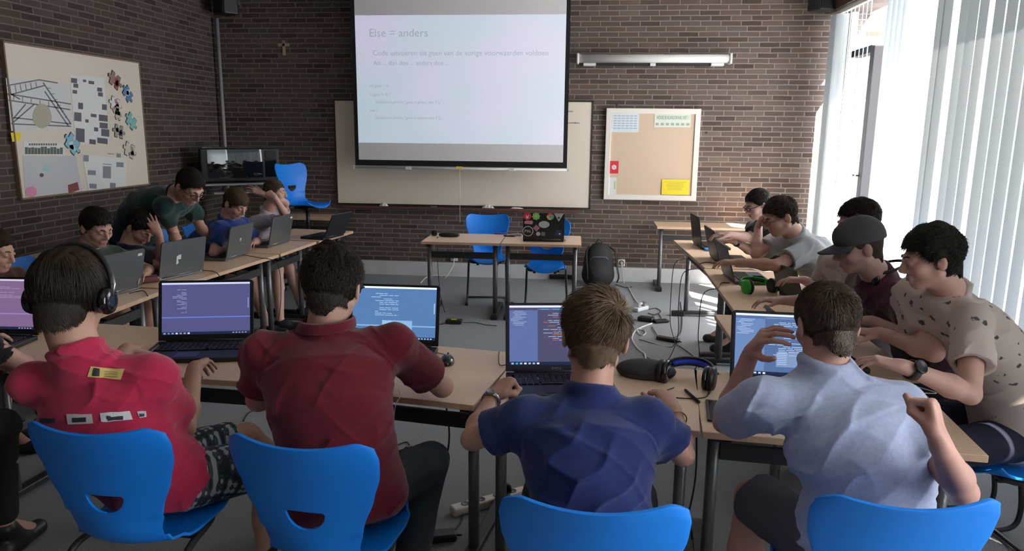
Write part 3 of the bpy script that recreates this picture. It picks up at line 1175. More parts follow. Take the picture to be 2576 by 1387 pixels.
# television on its stand
tv_r = Matrix.Rotation(math.radians(38), 4, 'Z')
TVP = Vector((-3.93, 8.02, 0))
tv = thing('television', 'black tube television with reflective glass in the dark corner', 'television', (TVP.x, TVP.y, 1.165), math.radians(38))
mb = MB()
mb.box((0, 0, .19), (.86, .10, .38), bev=.015)
vs = [(-.40, .05, .02), (.40, .05, .02), (.40, .05, .36), (-.40, .05, .36), (-.26, .38, .05), (.26, .38, .05), (.26, .38, .28), (-.26, .38, .28)]
mb.add(vs, [[0, 1, 2, 3], [5, 4, 7, 6], [0, 4, 5, 1], [3, 2, 6, 7], [0, 3, 7, 4], [1, 5, 6, 2]])
mb.build('cabinet', MT['black'], tv)
n = 14
vs, fs = [], []
for j in range(n + 1):
    for i in range(n + 1):
        u, v = i / n * 2 - 1, j / n * 2 - 1
        vs.append((u * .295 - .06, -.052 - .018 * (1 - u * u * .6 - v * v * .4), .205 + v * .158))
for j in range(n):
    for i in range(n):
        a = j * (n + 1) + i
        fs.append([a, a + 1, a + n + 2, a + n + 1])
tvg = mat('tube_glass', (.012, .014, .015), .04, spec=1.0, coat=1)
MB().add(vs, fs, 0, True).build('glass', tvg, tv)
MB().box((.33, -.052, .20), (.13, .006, .30), bev=.003).build('speaker_grille', MT['gloss'], tv)
MB().box((0, -.053, .385), (.80, .02, .012)).build('top_lip', MT['gloss'], tv)
ts = thing('television_stand', 'metal stand with a shelf and thick grey pole under the television', 'stand', (TVP.x, TVP.y, 0), math.radians(38))
MB().box((0, .12, 1.145), (.84, .56, .025), bev=.008).build('shelf', MT['silver'], ts)
MB().box((-.10, -.10, 1.06), (.50, .36, .02), bev=.006).build('lower_shelf', MT['silver'], ts)
MB().tube([(0, .1, 1.14), (0, .1, .08)], .038, n=16).build('pole', MT['silver'], ts)
b_ = MB()
for s in (-1, 1):
    b_.box((s * .26, .1, .05), (.05, .62, .05), bev=.01)
b_.box((0, .1, .055), (.55, .05, .045), bev=.008)
b_.build('base', MT['dark_steel'], ts)
for sx in (-1, 1):
    for sy in (-.18, .38):
        MB().ball((sx * .26, sy, .022), .022, n=10).build('castor', MT['black'], ts)


# ================================================================== LAPTOPS
TT = .7402


def rows(n, x0, x1, seed, ind=.05):
    """rows of code marks as (x, length) pairs in units of the panel"""
    r = random.Random(seed)
    out = []
    for i in range(n):
        x = x0 + ind * r.choice((0, 1, 1, 2, 2, 3))
        if r.random() < .12:
            out.append([])
            continue
        seg = []
        while x < x1 and len(seg) < 4:
            l = r.uniform(.03, .12)
            seg.append((x, min(l, x1 - x)))
            x += l + .012
            if r.random() < .25:
                break
        out.append(seg)
    return out


EM = {}


def em(c, s=1.0):
    k = (tuple(c), s)
    if k not in EM:
        EM[k] = emis('screen_glow', c, s)
    return EM[k]


def laptop(hx, hy, rz, label, w=.375, d=.255, lh=.235, tilt=14, style='dark', body=None, lidm=None, group='laptops on the tables', z=TT, ui=None, logo=None, seed=1, thick_=.022, base=True):
    """hinge centre (hx, hy); rz degrees: 0 puts the user on the -y side"""
    body = body or MT['black']
    lidm = lidm or body
    t = thing('laptop', label, 'laptop', (hx, hy, z), math.radians(rz), group)
    MB().box((0, -d / 2, thick_ / 2), (w, d, thick_), bev=.005, seg=2).build('base', body, t)
    kb = MB().box((0, -d * .36, thick_ + .0004), (w * .90, d * .44, .001))
    ko = kb.build('keyboard', MT['gloss'], t)
    keys = MB()
    nk = 15
    for r in range(6):
        for c in range(nk):
            if r == 5 and 3 < c < 9:
                if c == 4:
                    keys.box((-.03 * w, -d * .36 - d * .185 + .001, thick_ + .003), (w * .31, d * .055, .003))
                continue
            keys.box(((c - (nk - 1) / 2) * w * .86 / nk, -d * .36 + (2.5 - r) * d * .072, thick_ + .003), (w * .86 / nk * .82, d * .055, .003))
    keys.build('key', mat('key_black', (.02, .02, .022), .5), ko)
    MB().box((-.02, -d * .80, thick_ + .0008), (.10, d * .26, .001)).build('touchpad', MT['gloss'], t)
    MB().tube([(-w * .42, .004, thick_), (w * .42, .004, thick_)], .008, n=10).build('hinge', body, t)
    T = Matrix.Translation((0, .004, thick_)) @ Matrix.Rotation(-math.radians(tilt), 4, 'X')
    cr_ = .016
    oc = []
    for (cx_, cz_, a0) in ((w / 2 - cr_, lh - cr_, 0), (-w / 2 + cr_, lh - cr_, PI / 2), (-w / 2 + .004, .004, PI), (w / 2 - .004, .004, 1.5 * PI)):
        r_ = cr_ if cz_ > .01 else .004
        for k in range(7):
            oc.append((cx_ + r_ * math.cos(a0 + PI / 2 * k / 6), cz_ + r_ * math.sin(a0 + PI / 2 * k / 6)))
    lid = MB().prism(oc, .0095, M=Matrix.Translation((0, .00475, 0)) @ Matrix.Rotation(PI / 2, 4, 'X'))
    # rounded outline
    me_ = lid.build('lid', lidm, t)
    me_.data.transform(T)

    def on_lid(mb, name, mats):
        o = mb.build(name, mats, me_)
        o.data.transform(T)
        return o
    bz = .016
    on_lid(MB().box((0, -.0056, lh / 2 + .002), (w - .012, .001, lh - .014)), 'bezel', MT['black'] if style != 'blueb' else mat('bezel_blue', (.035, .035, .06), .4))
    sw_, s_h = w - 2 * bz, lh - .038
    sz = lh / 2 + .008
    if ui:
        bg, mk, bar, task = ui['bg'], ui['mk'], ui.get('bar', (.75, .78, .85)), ui.get('task', (.01, .02, .06))
        st_ = ui.get('s', 1.0)
        mats = [em(bg, st_), em(bar, st_), em(mk, st_), em(ui.get('side', bg), st_), em(task, st_), em(ui.get('hl', mk), st_), em(ui.get('mk2', mk), st_)]
        mb = MB()

        def q(x0, z0_, x1, z1, mi, lv=0):
            mb.box(((x0 + x1) / 2 * sw_ - sw_ / 2, -.0064 - .0004 * lv, sz - s_h / 2 + (z0_ + z1) / 2 * s_h), ((x1 - x0) * sw_, .0004, (z1 - z0_) * s_h), mi)
        q(0, 0, 1, 1, 0, 0)
        q(0, .965, 1, 1, 1, 1)
        q(0, 0, 1, .052, 4, 1)
        for k in range(7):
            q(.02 + .045 * k, .012, .045 + .045 * k, .04, (2, 5, 2, 1, 2, 2, 1)[k], 2)
        for k in range(5):
            q(.80 + .035 * k, .016, .82 + .035 * k, .036, 2, 2)
        r = random.Random(seed)
        if ui.get('tree'):
            q(0, .06, .30, .92, 3, 1)
            for k in range(10):
                x_ = .015 + .02 * r.choice((0, 1, 2))
                q(x_, .90 - .026 * k, x_ + r.uniform(.07, .16), .908 - .026 * k, 2, 2)
            q(.30, .925, .9, .945, 3, 1)
            for k in range(3):
                q(.33 + .13 * k, .930, .42 + .13 * k, .941, 5, 2)
        cx0 = ui.get('cx', .10)
        for k, sg in enumerate(rows(ui.get('n', 22), cx0, ui.get('cx1', .5), seed)):
            zz = .86 - k * ui.get('dz', .026)
            for i_, (x_, l_) in enumerate(sg):
                q(x_, zz, x_ + l_, zz + .010, 6 if (i_ == 0 and r.random() < .4) else 2, 2)
        if ui.get('band'):
            q(0, ui['band'], 1, ui['band'] + .022, 5, 2)
        if ui.get('popup'):
            a, b, c, e = ui['popup']
            q(a, b, c, e, 5, 2)
            for k in range(7):
                zz = e - .02 - k * (e - b) / 8
                q(a + .01, zz, a + .01 + .3 * (c - a), zz + .009, 2, 3)
        q(.975, .5, .985, .7, 2, 2)
        on_lid(mb, 'screen', mats)
    else:
        on_lid(MB().box((0, -.0062, sz), (sw_, .001, s_h)), 'screen', MT['gloss'])
    if logo == 'dell':
        text_obj('lettering', 'DELL', .014, T @ Matrix.Translation((0, -.0066, .012)) @ Matrix.Rotation(PI / 2, 4, 'X') @ Matrix.Scale(1.4, 4, (1, 0, 0)), MT['silver'], me_, depth=.0003)
    if logo == 'disc':
        on_lid(MB().lathe([(.016, 0), (.016, .001)], c=(0, .0052, lh * .5), rot=Matrix.Rotation(-PI / 2, 3, 'X')), 'badge', MT['silver'])
    if logo == 'corner':
        on_lid(MB().box((-w * .40, .0054, lh * .86), (.035, .001, .016)), 'sticker', MT['paper'])
    if logo == 'p':
        o = on_lid(MB().box((.052, .0054, lh * .44), (.012, .001, .058)).box((.034, .0054, lh * .52), (.026, .001, .032)).box((.048, .0055, lh * .38), (.016, .001, .02)), 'sticker', MT['paper'])
    return t


def hinge_mid(a, b, z=.76):
    p, q = on_z(*a, z), on_z(*b, z)
    return (p + q) / 2, math.degrees(math.atan2(q[1] - p[1], q[0] - p[0])), np.linalg.norm(q - p)


UI_PURP = dict(bg=(.085, .085, .22), mk=(.28, .30, .52), side=(.07, .07, .19), hl=(.12, .20, .62), band=.32, cx=.12, cx1=.28, n=18, bar=(.62, .66, .88))
UI_BLUE = dict(bg=(.09, .20, .42), mk=(.42, .62, .85), hl=(.24, .46, .74), popup=(.36, .18, .72, .36), cx=.22, cx1=.55, n=13, dz=.034, bar=(.85, .92, 1), band=.245)
UI_DELL = dict(bg=(.075, .070, .145), mk=(.36, .45, .66), side=(.105, .155, .36), hl=(.05, .38, .62), mk2=(.50, .14, .06), tree=1, cx=.36, cx1=.74, n=16, dz=.030, bar=(.72, .78, .95))
UI_J = dict(bg=(.085, .15, .33), mk=(.48, .62, .85), side=(.14, .24, .48), hl=(.20, .30, .52), tree=1, cx=.34, cx1=.72, n=20, dz=.028, popup=(.42, .14, .74, .38), bar=(.82, .88, 1))
UI_MAUVE = dict(bg=(.20, .12, .25), mk=(.38, .26, .42), side=(.16, .10, .22), hl=(.30, .22, .44), cx=.30, cx1=.9, n=10, bar=(.62, .55, .70), band=.30)
GL = 'open laptops with lit screens in the front row'
laptop(-2.835, 3.14, 4, 'laptop with a mauve lit screen cut off by the picture edge', ui=UI_MAUVE, seed=2, w=.43, lh=.280, group=GL)
laptop(-1.785, 3.190, 13, 'black laptop with a dark violet code screen before the person in pink', ui=UI_PURP, seed=3, w=.435, lh=.285, d=.29, group=GL, body=MT['black'])
laptop(-.885, 3.225, 1, 'black laptop with a bright blue screen before the person in maroon', ui=UI_BLUE, seed=4, w=.43, lh=.285, d=.29, group=GL)
laptop(-.105, 2.945, 9, 'laptop with a dark blue code screen before the person in navy', ui=UI_DELL, seed=5, w=.43, lh=.288, d=.28, group=GL, style='blueb', body=mat('navy_plastic', (.022, .022, .035), .4), logo='dell')
laptop(.815, 2.925, -3, 'laptop with a blue screen half hidden by the person in the pale blue shirt', ui=UI_J, seed=6, w=.42, lh=.285, d=.27, group=GL, style='blueb')

GD = 'grey laptops on the dark side, seen from behind'
for a, b, lb, lg, sd in (((247, 748), (341, 724), 'grey laptop before the dark haired boy, half behind the headphone wearer', 'corner', 11),
                         ((397, 704), (511, 680), 'grey laptop with a torn white letter-shaped sticker on its lid', 'p', 12),
                         ((553, 658), (638, 630), 'plain grey laptop before the boy in the blue jersey', 'disc', 13),
                         ((670, 622), (731, 604), 'grey laptop before the stretching boy in white', 'corner', 14)):
    p, ang, ln = hinge_mid(a, b, .755)
    laptop(p[0], p[1], ang + 180 if False else ang - 180, lb, w=.375, lh=.250, d=.25, tilt=12, body=MT['silver'] if False else MT['alu'], lidm=MT['alu'], logo=lg, group=GD, seed=sd)
p, ang, ln = hinge_mid((800, 606), (884, 586), .755)
laptop(p[0] - .02, p[1] + .02, ang - 180, 'thin black laptop at the far end of the dark side tables', w=.36, lh=.24, tilt=25, group=GD)

GW = 'laptops on the window side tables'
UI_DIM = dict(bg=(.05, .055, .06), mk=(.1, .11, .12))
laptop(1.02, 6.75, 90 + 3, 'tall black laptop nearest the back wall', w=.40, lh=.27, tilt=8, group=GW)
laptop(1.05, 5.98, 90 + 2, 'wide open black laptop before the person in the light grey shirt', w=.38, lh=.255, tilt=14, group=GW)
laptop(1.02, 5.22, 92, 'dark laptop with its grey keyboard bare beside the green headphones', w=.38, lh=.25, tilt=16, group=GW, body=mat('grey_lap', (.09, .09, .09), .4))
laptop(1.29, 4.62, 104, 'small thin laptop standing open behind the green headphones', w=.30, d=.20, lh=.20, tilt=18, group=GW, body=mat('green_grey_lap', (.06, .075, .065), .25, metal=.4))
laptop(.975, 3.32, 94, 'laptop under the hands of the person in the beige patterned shirt', w=.36, lh=.22, tilt=28, group=GW, ui=dict(bg=(.03, .06, .14), mk=(.10, .16, .28)), seed=8)

# the stickered laptop on the teacher desk
lp = laptop(-.395, 6.80, 180 + 3, 'black laptop with a lid full of colourful round stickers on the teacher desk', w=.385, lh=.262, tilt=12, group='teacher laptop')
lid = [c for c in lp.children if c.name.startswith('lid')][0]
T = Matrix.Translation((0, .004, .022)) @ Matrix.Rotation(-math.radians(12), 4, 'X')


def lidpt(px, py):
    """picture point -> (x, z) on the lid, x growing towards local -x as seen from behind"""
    u = (px - 1315) / (1423 - 1315)
    v = (604 - py) / (604 - 531)
    return (.5 - u) * .385, v * .262


def sticker(name, px, py, shape, m_, s=1.0, lv=0, txt=None, tm=None, ts=.02):
    x, z = lidpt(px, py)
    mb = MB()
    M_ = T @ Matrix.Translation((x, .0052 + lv * .0008, z)) @ Matrix.Rotation(PI, 4, 'Z') @ Matrix.Rotation(PI / 2, 4, 'X')
    mb.prism([(a * s, b * s) for a, b in shape], .0006, M=M_)
    o = mb.build(name, m_, lid)
    if txt:
        text_obj('lettering', txt, ts, M_ @ Matrix.Translation((0, 0, .001)), tm, lid, depth=.0002)
    return o


circ = [(math.cos(k * PI / 12), math.sin(k * PI / 12)) for k in range(24)]
gear = [(math.cos(k * PI / 16) * (1.12 if k % 4 < 2 else .92), math.sin(k * PI / 16) * (1.12 if k % 4 < 2 else .92)) for k in range(32)]
sticker('sticker', 1326, 540, circ, MT['red'], .037)
hand = [(-.5, -.9), (.45, -.9), (.6, -.1), (.75, .9), (.45, 1), (.3, .1), (.1, .15), (-.1, .15), (-.3, .1), (-.45, 1), (-.75, .9), (-.6, -.1)]
sticker('sticker', 1326, 541, hand, MT['paper'], .019, 1)
sticker('sticker', 1349, 540, gear, mat('lime', (.30, .55, .12), .5), .034)
sticker('sticker', 1349, 539, [(-.8, -.6), (.8, -.6), (.8, .1), (.5, .6), (-.5, .6), (-.8, .1)], mat('lime2', (.45, .65, .30), .5), .014, 1)
for k, c in enumerate(((.75, .08, .05), (.85, .62, .05), (.06, .42, .14))):
    sec = [(0, 0)] + [(math.cos(a), math.sin(a)) for a in [PI / 2 - .9 + 2 * PI / 3 * k + i * 2 * PI / 3 / 8 for i in range(9)]]
    sticker('sticker', 1386, 540, sec, mat('sector', c, .5), .034)
sticker('sticker', 1386, 540, circ, MT['paper'], .017, 1)
sticker('sticker', 1386, 540, circ, mat('dotblue', (.08, .25, .75), .5), .013, 2)
sticker('sticker', 1408, 541, [(-1, .75), (1, .75), (0, -1)], mat('tri', (.45, .44, .46), .5), .046)
sticker('sticker', 1408, 543, circ, MT['ink'], .010, 1)
sticker('sticker', 1330, 557, [(-1.5, -.5), (1.2, -.7), (1.5, 0), (1.3, .7), (-1.2, .6), (-1.6, .2)], mat('pinks', (.62, .25, .28), .5), .026)
sticker('sticker', 1370, 562, [(a * 1.5, b) for a, b in circ], mat('ovals', (.5, .5, .5), .5), .034, 0, '-----', MT['grey_ink'], .018)
sticker('sticker', 1350, 572, [(-1, 0), (0, -1), (1, 0), (0, 1)], mat('dia', (.42, .20, .22), .5), .034)
sticker('sticker', 1328, 581, circ, MT['paper'], .050)
sticker('sticker', 1328, 581, circ, MT['black'], .044, 1, 'PXL', MT['paper'], .038)
sticker('sticker', 1355, 588, circ, mat('pale_s', (.5, .52, .48), .5), .020)
sticker('sticker', 1368, 588, [(-1, -1), (1, -1), (1, 1), (-1, 1)], mat('gsq', (.16, .22, .12), .5), .018)
sticker('sticker', 1408, 584, [(-1, -1), (1, -1), (1, .9), (-1, 1)], mat('bsq', (.02, .04, .12), .3), .032)
sticker('sticker', 1411, 587, circ, MT['paper'], .008, 1)
# ================================================================== BODY MODELLING
def V3(*a):
    return np.array(a, float)


def unit(v):
    v = np.asarray(v, float)
    return v / (np.linalg.norm(v) + 1e-12)


class Field:
    """signed distance grid, joined smoothly, meshed by surface nets"""

    def __init__(s, lo, hi, h):
        s.h = h
        s.lo = np.floor(np.asarray(lo) / h) * h
        s.n = (np.ceil((np.asarray(hi) - s.lo) / h).astype(int) + 1)
        s.F = np.full(s.n, 1.0, np.float32)

    def like(s):
        g = Field(s.lo, s.lo + s.h, s.h)
        g.lo, g.n = s.lo.copy(), s.n.copy()
        g.F = np.full(g.n, 1.0, np.float32)
        return g

    def sl(s, lo, hi):
        a = np.maximum(np.floor((np.asarray(lo) - s.lo) / s.h).astype(int), 0)
        b = np.minimum(np.ceil((np.asarray(hi) - s.lo) / s.h).astype(int) + 1, s.n)
        if (b <= a).any():
            return None
        ax = [(s.lo[i] + np.arange(a[i], b[i]) * s.h).astype(np.float32) for i in range(3)]
        return (slice(a[0], b[0]), slice(a[1], b[1]), slice(a[2], b[2])), ax[0][:, None, None], ax[1][None, :, None], ax[2][None, None, :]

    def put(s, S, d, k, op):
        A = s.F[S]
        if op == 'u':
            if k > 0:
                h = np.maximum(k - np.abs(A - d), 0) / k
                s.F[S] = np.minimum(A, d) - h * h * (k * .25)
            else:
                s.F[S] = np.minimum(A, d)
        elif op == 's':
            d = -d
            if k > 0:
                h = np.maximum(k - np.abs(A - d), 0) / k
                s.F[S] = np.maximum(A, d) + h * h * (k * .25)
            else:
                s.F[S] = np.maximum(A, d)
        elif op == 'i':
            s.F[S] = np.maximum(A, d)

    def cone(s, a, b, ra, rb, k=.02, op='u', flat=None):
        """flat: (axis vector, factor) squeezes the section along that axis"""
        a, b = np.asarray(a, float), np.asarray(b, float)
        r = max(ra, rb) + k + s.h * 2
        q = s.sl(np.minimum(a, b) - r, np.maximum(a, b) + r)
        if q is None:
            return s
        S, X, Y, Z = q
        ab = b - a
        L2 = ab @ ab + 1e-9
        px, py, pz = X - a[0], Y - a[1], Z - a[2]
        t = np.clip((px * ab[0] + py * ab[1] + pz * ab[2]) / L2, 0, 1)
        qx, qy, qz = px - t * ab[0], py - t * ab[1], pz - t * ab[2]
        d2 = qx * qx + qy * qy + qz * qz
        if flat is not None:
            n, f = flat
            pr = qx * n[0] + qy * n[1] + qz * n[2]
            d2 = d2 + pr * pr * (1 / (f * f) - 1)
        s.put(S, np.sqrt(d2) - (ra + t * (rb - ra)), k, op)
        return s

    def chain(s, pts, rs, k=.02, op='u'):
        for i in range(len(pts) - 1):
            s.cone(pts[i], pts[i + 1], rs[i], rs[i + 1], k, op)
        return s

    def ell(s, c, rad, R=None, k=.02, op='u', noise=None):
        """R rows are the ellipsoid axes"""
        c, rad = np.asarray(c, float), np.asarray(rad, float)
        r = rad.max() + k + s.h * 2
        q = s.sl(c - r, c + r)
        if q is None:
            return s
        S, X, Y, Z = q
        R = np.eye(3) if R is None else R
        px, py, pz = X - c[0], Y - c[1], Z - c[2]
        u = [(px * R[i][0] + py * R[i][1] + pz * R[i][2]) for i in range(3)]
        k0 = np.sqrt(sum((u[i] / rad[i]) ** 2 for i in range(3)))
        k1 = np.sqrt(sum((u[i] / rad[i] ** 2) ** 2 for i in range(3))) + 1e-6
        d = k0 * (k0 - 1) / k1
        if noise is not None:
            d = d + noise(u)
        s.put(S, d, k, op)
        return s

    def half(s, p, n, op='i'):
        """keep the side of the plane at p opposite to n"""
        X = (s.lo[0] + np.arange(s.n[0]) * s.h).astype(np.float32)[:, None, None]
        Y = (s.lo[1] + np.arange(s.n[1]) * s.h).astype(np.float32)[None, :, None]
        Z = (s.lo[2] + np.arange(s.n[2]) * s.h).astype(np.float32)[None, None, :]
        d = (X - p[0]) * n[0] + (Y - p[1]) * n[1] + (Z - p[2]) * n[2]
        s.F = np.maximum(s.F, d)
        return s

    def loft(s, st, off=0.0, k=.02, op='u', wr=None):
        """st: stations (centre, side axis, half width, half depth)"""
        P = [np.asarray(q[0], float) for q in st]
        m = max(max(q[2], q[3]) for q in st) + off + k + s.h * 2
        lo = np.min(P, axis=0) - m
        hi = np.max(P, axis=0) + m
        q = s.sl(lo, hi)
        if q is None:
            return s
        S, X, Y, Z = q
        best = None
        for i in range(len(P) - 1):
            a, b = P[i], P[i + 1]
            ab = b - a
            L = np.linalg.norm(ab)
            tn = ab / L
            t = ((X - a[0]) * tn[0] + (Y - a[1]) * tn[1] + (Z - a[2]) * tn[2]) / L
            t = np.clip(t, 0, 1)
            sd = unit((st[i][1] + st[i + 1][1]) / 2)
            sd = unit(sd - tn * (sd @ tn))
            fd = np.cross(tn, sd)
            qx, qy, qz = X - a[0] - t * ab[0], Y - a[1] - t * ab[1], Z - a[2] - t * ab[2]
            w = st[i][2] + t * (st[i + 1][2] - st[i][2]) + off
            dd = st[i][3] + t * (st[i + 1][3] - st[i][3]) + off
            u = qx * sd[0] + qy * sd[1] + qz * sd[2]
            v = qx * fd[0] + qy * fd[1] + qz * fd[2]
            e = qx * tn[0] + qy * tn[1] + qz * tn[2]
            k0 = np.sqrt((u / w) ** 2 + (v / dd) ** 2 + (e / (dd * .6)) ** 2)
            k1 = np.sqrt((u / w ** 2) ** 2 + (v / dd ** 2) ** 2 + (e / (dd * .6) ** 2) ** 2) + 1e-6
            d = np.where(k0 < .3, -np.minimum(w, dd) * .7, k0 * (k0 - 1) / k1)
            best = d if best is None else np.minimum(best, d)
        s.put(S, best, k, op)
        return s

    def wrinkle(s, amp, dirs, seed=0, band=.03):
        """cloth folds: warped ridges added near the surface"""
        idx = np.nonzero(np.abs(s.F) < band)
        p = [s.lo[i] + idx[i] * s.h for i in range(3)]
        r = np.random.default_rng(seed)
        tot = np.zeros(len(idx[0]))
        for (d, fr, am) in dirs:
            d = unit(d)
            w = 0
            for sc_ in (6, 13, 24):
                q = r.normal(size=3) * sc_
                w = w + np.sin(p[0] * q[0] + p[1] * q[1] + p[2] * q[2] + r.uniform(0, 6)) * (9 / (sc_ + 3))
            mask = 1
            for _ in range(2):
                q2 = r.normal(size=3) * 9
                mask = mask * (.5 + .5 * np.sin(p[0] * q2[0] + p[1] * q2[1] + p[2] * q2[2] + r.uniform(0, 6) + .6 * w))
            ph = (p[0] * d[0] + p[1] * d[1] + p[2] * d[2]) * fr + 1.3 * w
            tot += am * 1.5 * mask * (1 - np.abs(np.sin(ph))) ** 2
            ph2 = (p[0] * d[0] + p[1] * d[1] + p[2] * d[2]) * fr * .35 + w
            tot += am * .35 * np.sin(ph2)
        s.F[idx] -= (amp * (tot - .15)).astype(np.float32)
        return s

    def mesh(s):
        F = s.F
        F[0], F[-1], F[:, 0], F[:, -1], F[:, :, 0], F[:, :, -1] = 1, 1, 1, 1, 1, 1
        ins = F < 0
        c = ins[:-1, :-1, :-1].astype(np.uint8)
        for i in (0, 1):
            for j in (0, 1):
                for k in (0, 1):
                    if i or j or k:
                        c = c + ins[i:ins.shape[0] - 1 + i, j:ins.shape[1] - 1 + j, k:ins.shape[2] - 1 + k]
        act = (c > 0) & (c < 8)
        I = np.array(np.nonzero(act)).T
        if not len(I):
            return np.zeros((0, 3)), np.zeros((0, 4), int)
        idx = np.full(act.shape, -1, np.int32)
        idx[act] = np.arange(len(I))
        co = [(i, j, k) for i in (0, 1) for j in (0, 1) for k in (0, 1)]
        vals = np.stack([F[I[:, 0] + i, I[:, 1] + j, I[:, 2] + k] for i, j, k in co], 1)
        pos = np.zeros((len(I), 3))
        cnt = np.zeros(len(I))
        for a in range(8):
            for b in range(a + 1, 8):
                df = [abs(co[a][q] - co[b][q]) for q in range(3)]
                if sum(df) != 1:
                    continue
                va, vb = vals[:, a], vals[:, b]
                m_ = (va < 0) != (vb < 0)
                t = np.where(m_, va / np.where(np.abs(va - vb) < 1e-9, 1e-9, va - vb), 0)
                for q in range(3):
                    pos[:, q] += np.where(m_, co[a][q] + t * (co[b][q] - co[a][q]), 0)
                cnt += m_
        pos /= cnt[:, None]
        V = (I + pos) * s.h + s.lo
        Q = []
        for ax in range(3):
            o = [0, 1, 2]
            o.remove(ax)
            u, v = (o[0], o[1])
            sh = np.array(F.shape)
            sl0 = [slice(1, -1)] * 3
            sl0[ax] = slice(0, -1)
            sl1 = [slice(1, -1)] * 3
            sl1[ax] = slice(1, None)
            A, B = ins[tuple(sl0)], ins[tuple(sl1)]
            e = np.array(np.nonzero(A != B)).T
            if not len(e):
                continue
            neg = A[tuple(e.T)]
            off = np.ones(3, int)
            off[ax] = 0
            e = e + off
            eu, ev = np.zeros(3, int), np.zeros(3, int)
            eu[u], ev[v] = 1, 1
            q = np.stack([idx[tuple((e - eu - ev).T)], idx[tuple((e - ev).T)], idx[tuple(e.T)], idx[tuple((e - eu).T)]], 1)
            flip = neg if ax != 1 else ~neg
            q = np.where(flip[:, None], q, q[:, ::-1])
            Q.append(q)
        return V, np.concatenate(Q)

    def build(s, name, m_, parent=None, smooth=1):
        V, Q = s.mesh()
        for _ in range(smooth):
            acc = np.zeros_like(V)
            cn = np.zeros(len(V))
            for a in range(4):
                for b in (1, 3):
                    np.add.at(acc, Q[:, a], V[Q[:, (a + b) % 4]])
                    np.add.at(cn, Q[:, a], 1)
            V = V * .5 + acc / np.maximum(cn, 1)[:, None] * .5
        o = bpy.data.objects.new(name, np_mesh(name, V - (np.array(parent.location) if parent is not None else 0), Q, m_))
        link(o)
        if parent is not None:
            o.parent = parent
        return o


# ------------------------------------------------------------------ head
def head_frame(fw, roll=0.0, up=(0, 0, 1)):
    f = unit(fw)
    r = unit(np.cross(f, up))
    u = np.cross(r, f)
    c, s_ = math.cos(roll), math.sin(roll)
    return np.array([r * c + u * s_, f, u * c - r * s_])       # rows: right, forward, up


def hairline(y, kind='short', x=0.0):
    """lowest height of the hair on the head at depth y (head units, metres)"""
    ys_ = [-.12, -.085, -.04, -.012, .012, .03, .05, .075, .11]
    zs_ = {'short': [-.098, -.096, -.078, -.030, .002, .006, .040, .058, .066],
           'bowl': [-.100, -.098, -.085, -.052, -.020, .000, .020, .040, .045],
           'crop': [-.094, -.092, -.072, -.022, .008, .014, .048, .062, .070]}[kind]
    back = np.clip((-.03 - y) / .03, 0, 1)
    return np.interp(y, ys_, zs_) + back * np.clip(np.abs(x) / .05, 0, 1.3) ** 2 * (.042 if kind != 'bowl' else .018)


def add_head(f, H, R, s, jaw=1.0):
    def P(x, y, z):
        return H + s * (x * R[0] + y * R[1] + z * R[2])
    f.ell(P(0, -.014, .030), V3(.0745, .092, .082) * s, R, k=.01)
    f.ell(P(0, .028, -.030), V3(.060, .060, .074) * s, R, k=.03 * s)
    f.ell(P(0, .058, -.086), V3(.026 * jaw, .022, .020) * s, R, k=.022 * s)
    for e in (-1, 1):
        f.cone(P(e * .052, -.002, -.052), P(e * .018, .058, -.090), .016 * s, .013 * s, k=.02 * s)
        f.ell(P(e * .040, .056, -.026), V3(.022, .022, .020) * s, R, k=.02 * s)          # cheek
        f.cone(P(e * .012, .086, .020), P(e * .044, .070, .018), .009 * s, .008 * s, k=.012 * s)  # brow
        f.ell(P(e * .032, .094, .0), V3(.019, .014, .011) * s, R, k=.010 * s, op='s')    # socket
        f.ell(P(e * .031, .0785, .000), V3(.0145, .0125, .0120) * s, R, k=.003)
        f.ell(P(e * .011, .094, -.036), V3(.008, .010, .007) * s, R, k=.008 * s)          # nostril
        # ear
        Re = np.array([unit(R[0] * e + R[1] * .35), unit(R[1] - R[0] * e * .35), R[2]])
        f.ell(P(e * .080, -.010, -.006), V3(.0085, .019, .032) * s, Re, k=.008 * s)
        f.ell(P(e * .090, -.004, -.002), V3(.006, .010, .019) * s, Re, k=.003, op='s')
    f.cone(P(0, .086, .010), P(0, .107, -.028), .0085 * s, .0105 * s, k=.012 * s)
    f.cone(P(-.018, .082, -.059), P(.018, .082, -.059), .008 * s, .008 * s, k=.006 * s)
    f.cone(P(-.015, .081, -.069), P(.015, .081, -.069), .0078 * s, .0078 * s, k=.005 * s)
    f.cone(P(-.024, .089, -.0640), P(.024, .089, -.0640), .0026 * s, .0026 * s, k=.003, op='s')
    return P


SK_ = {}


def skin(tone):
    if tone not in SK_:
        SK_[tone] = mat('skin', tone, .52, noise=.05, nscale=24, bump=.06, bscale=500, sss=.12)
    return SK_[tone]


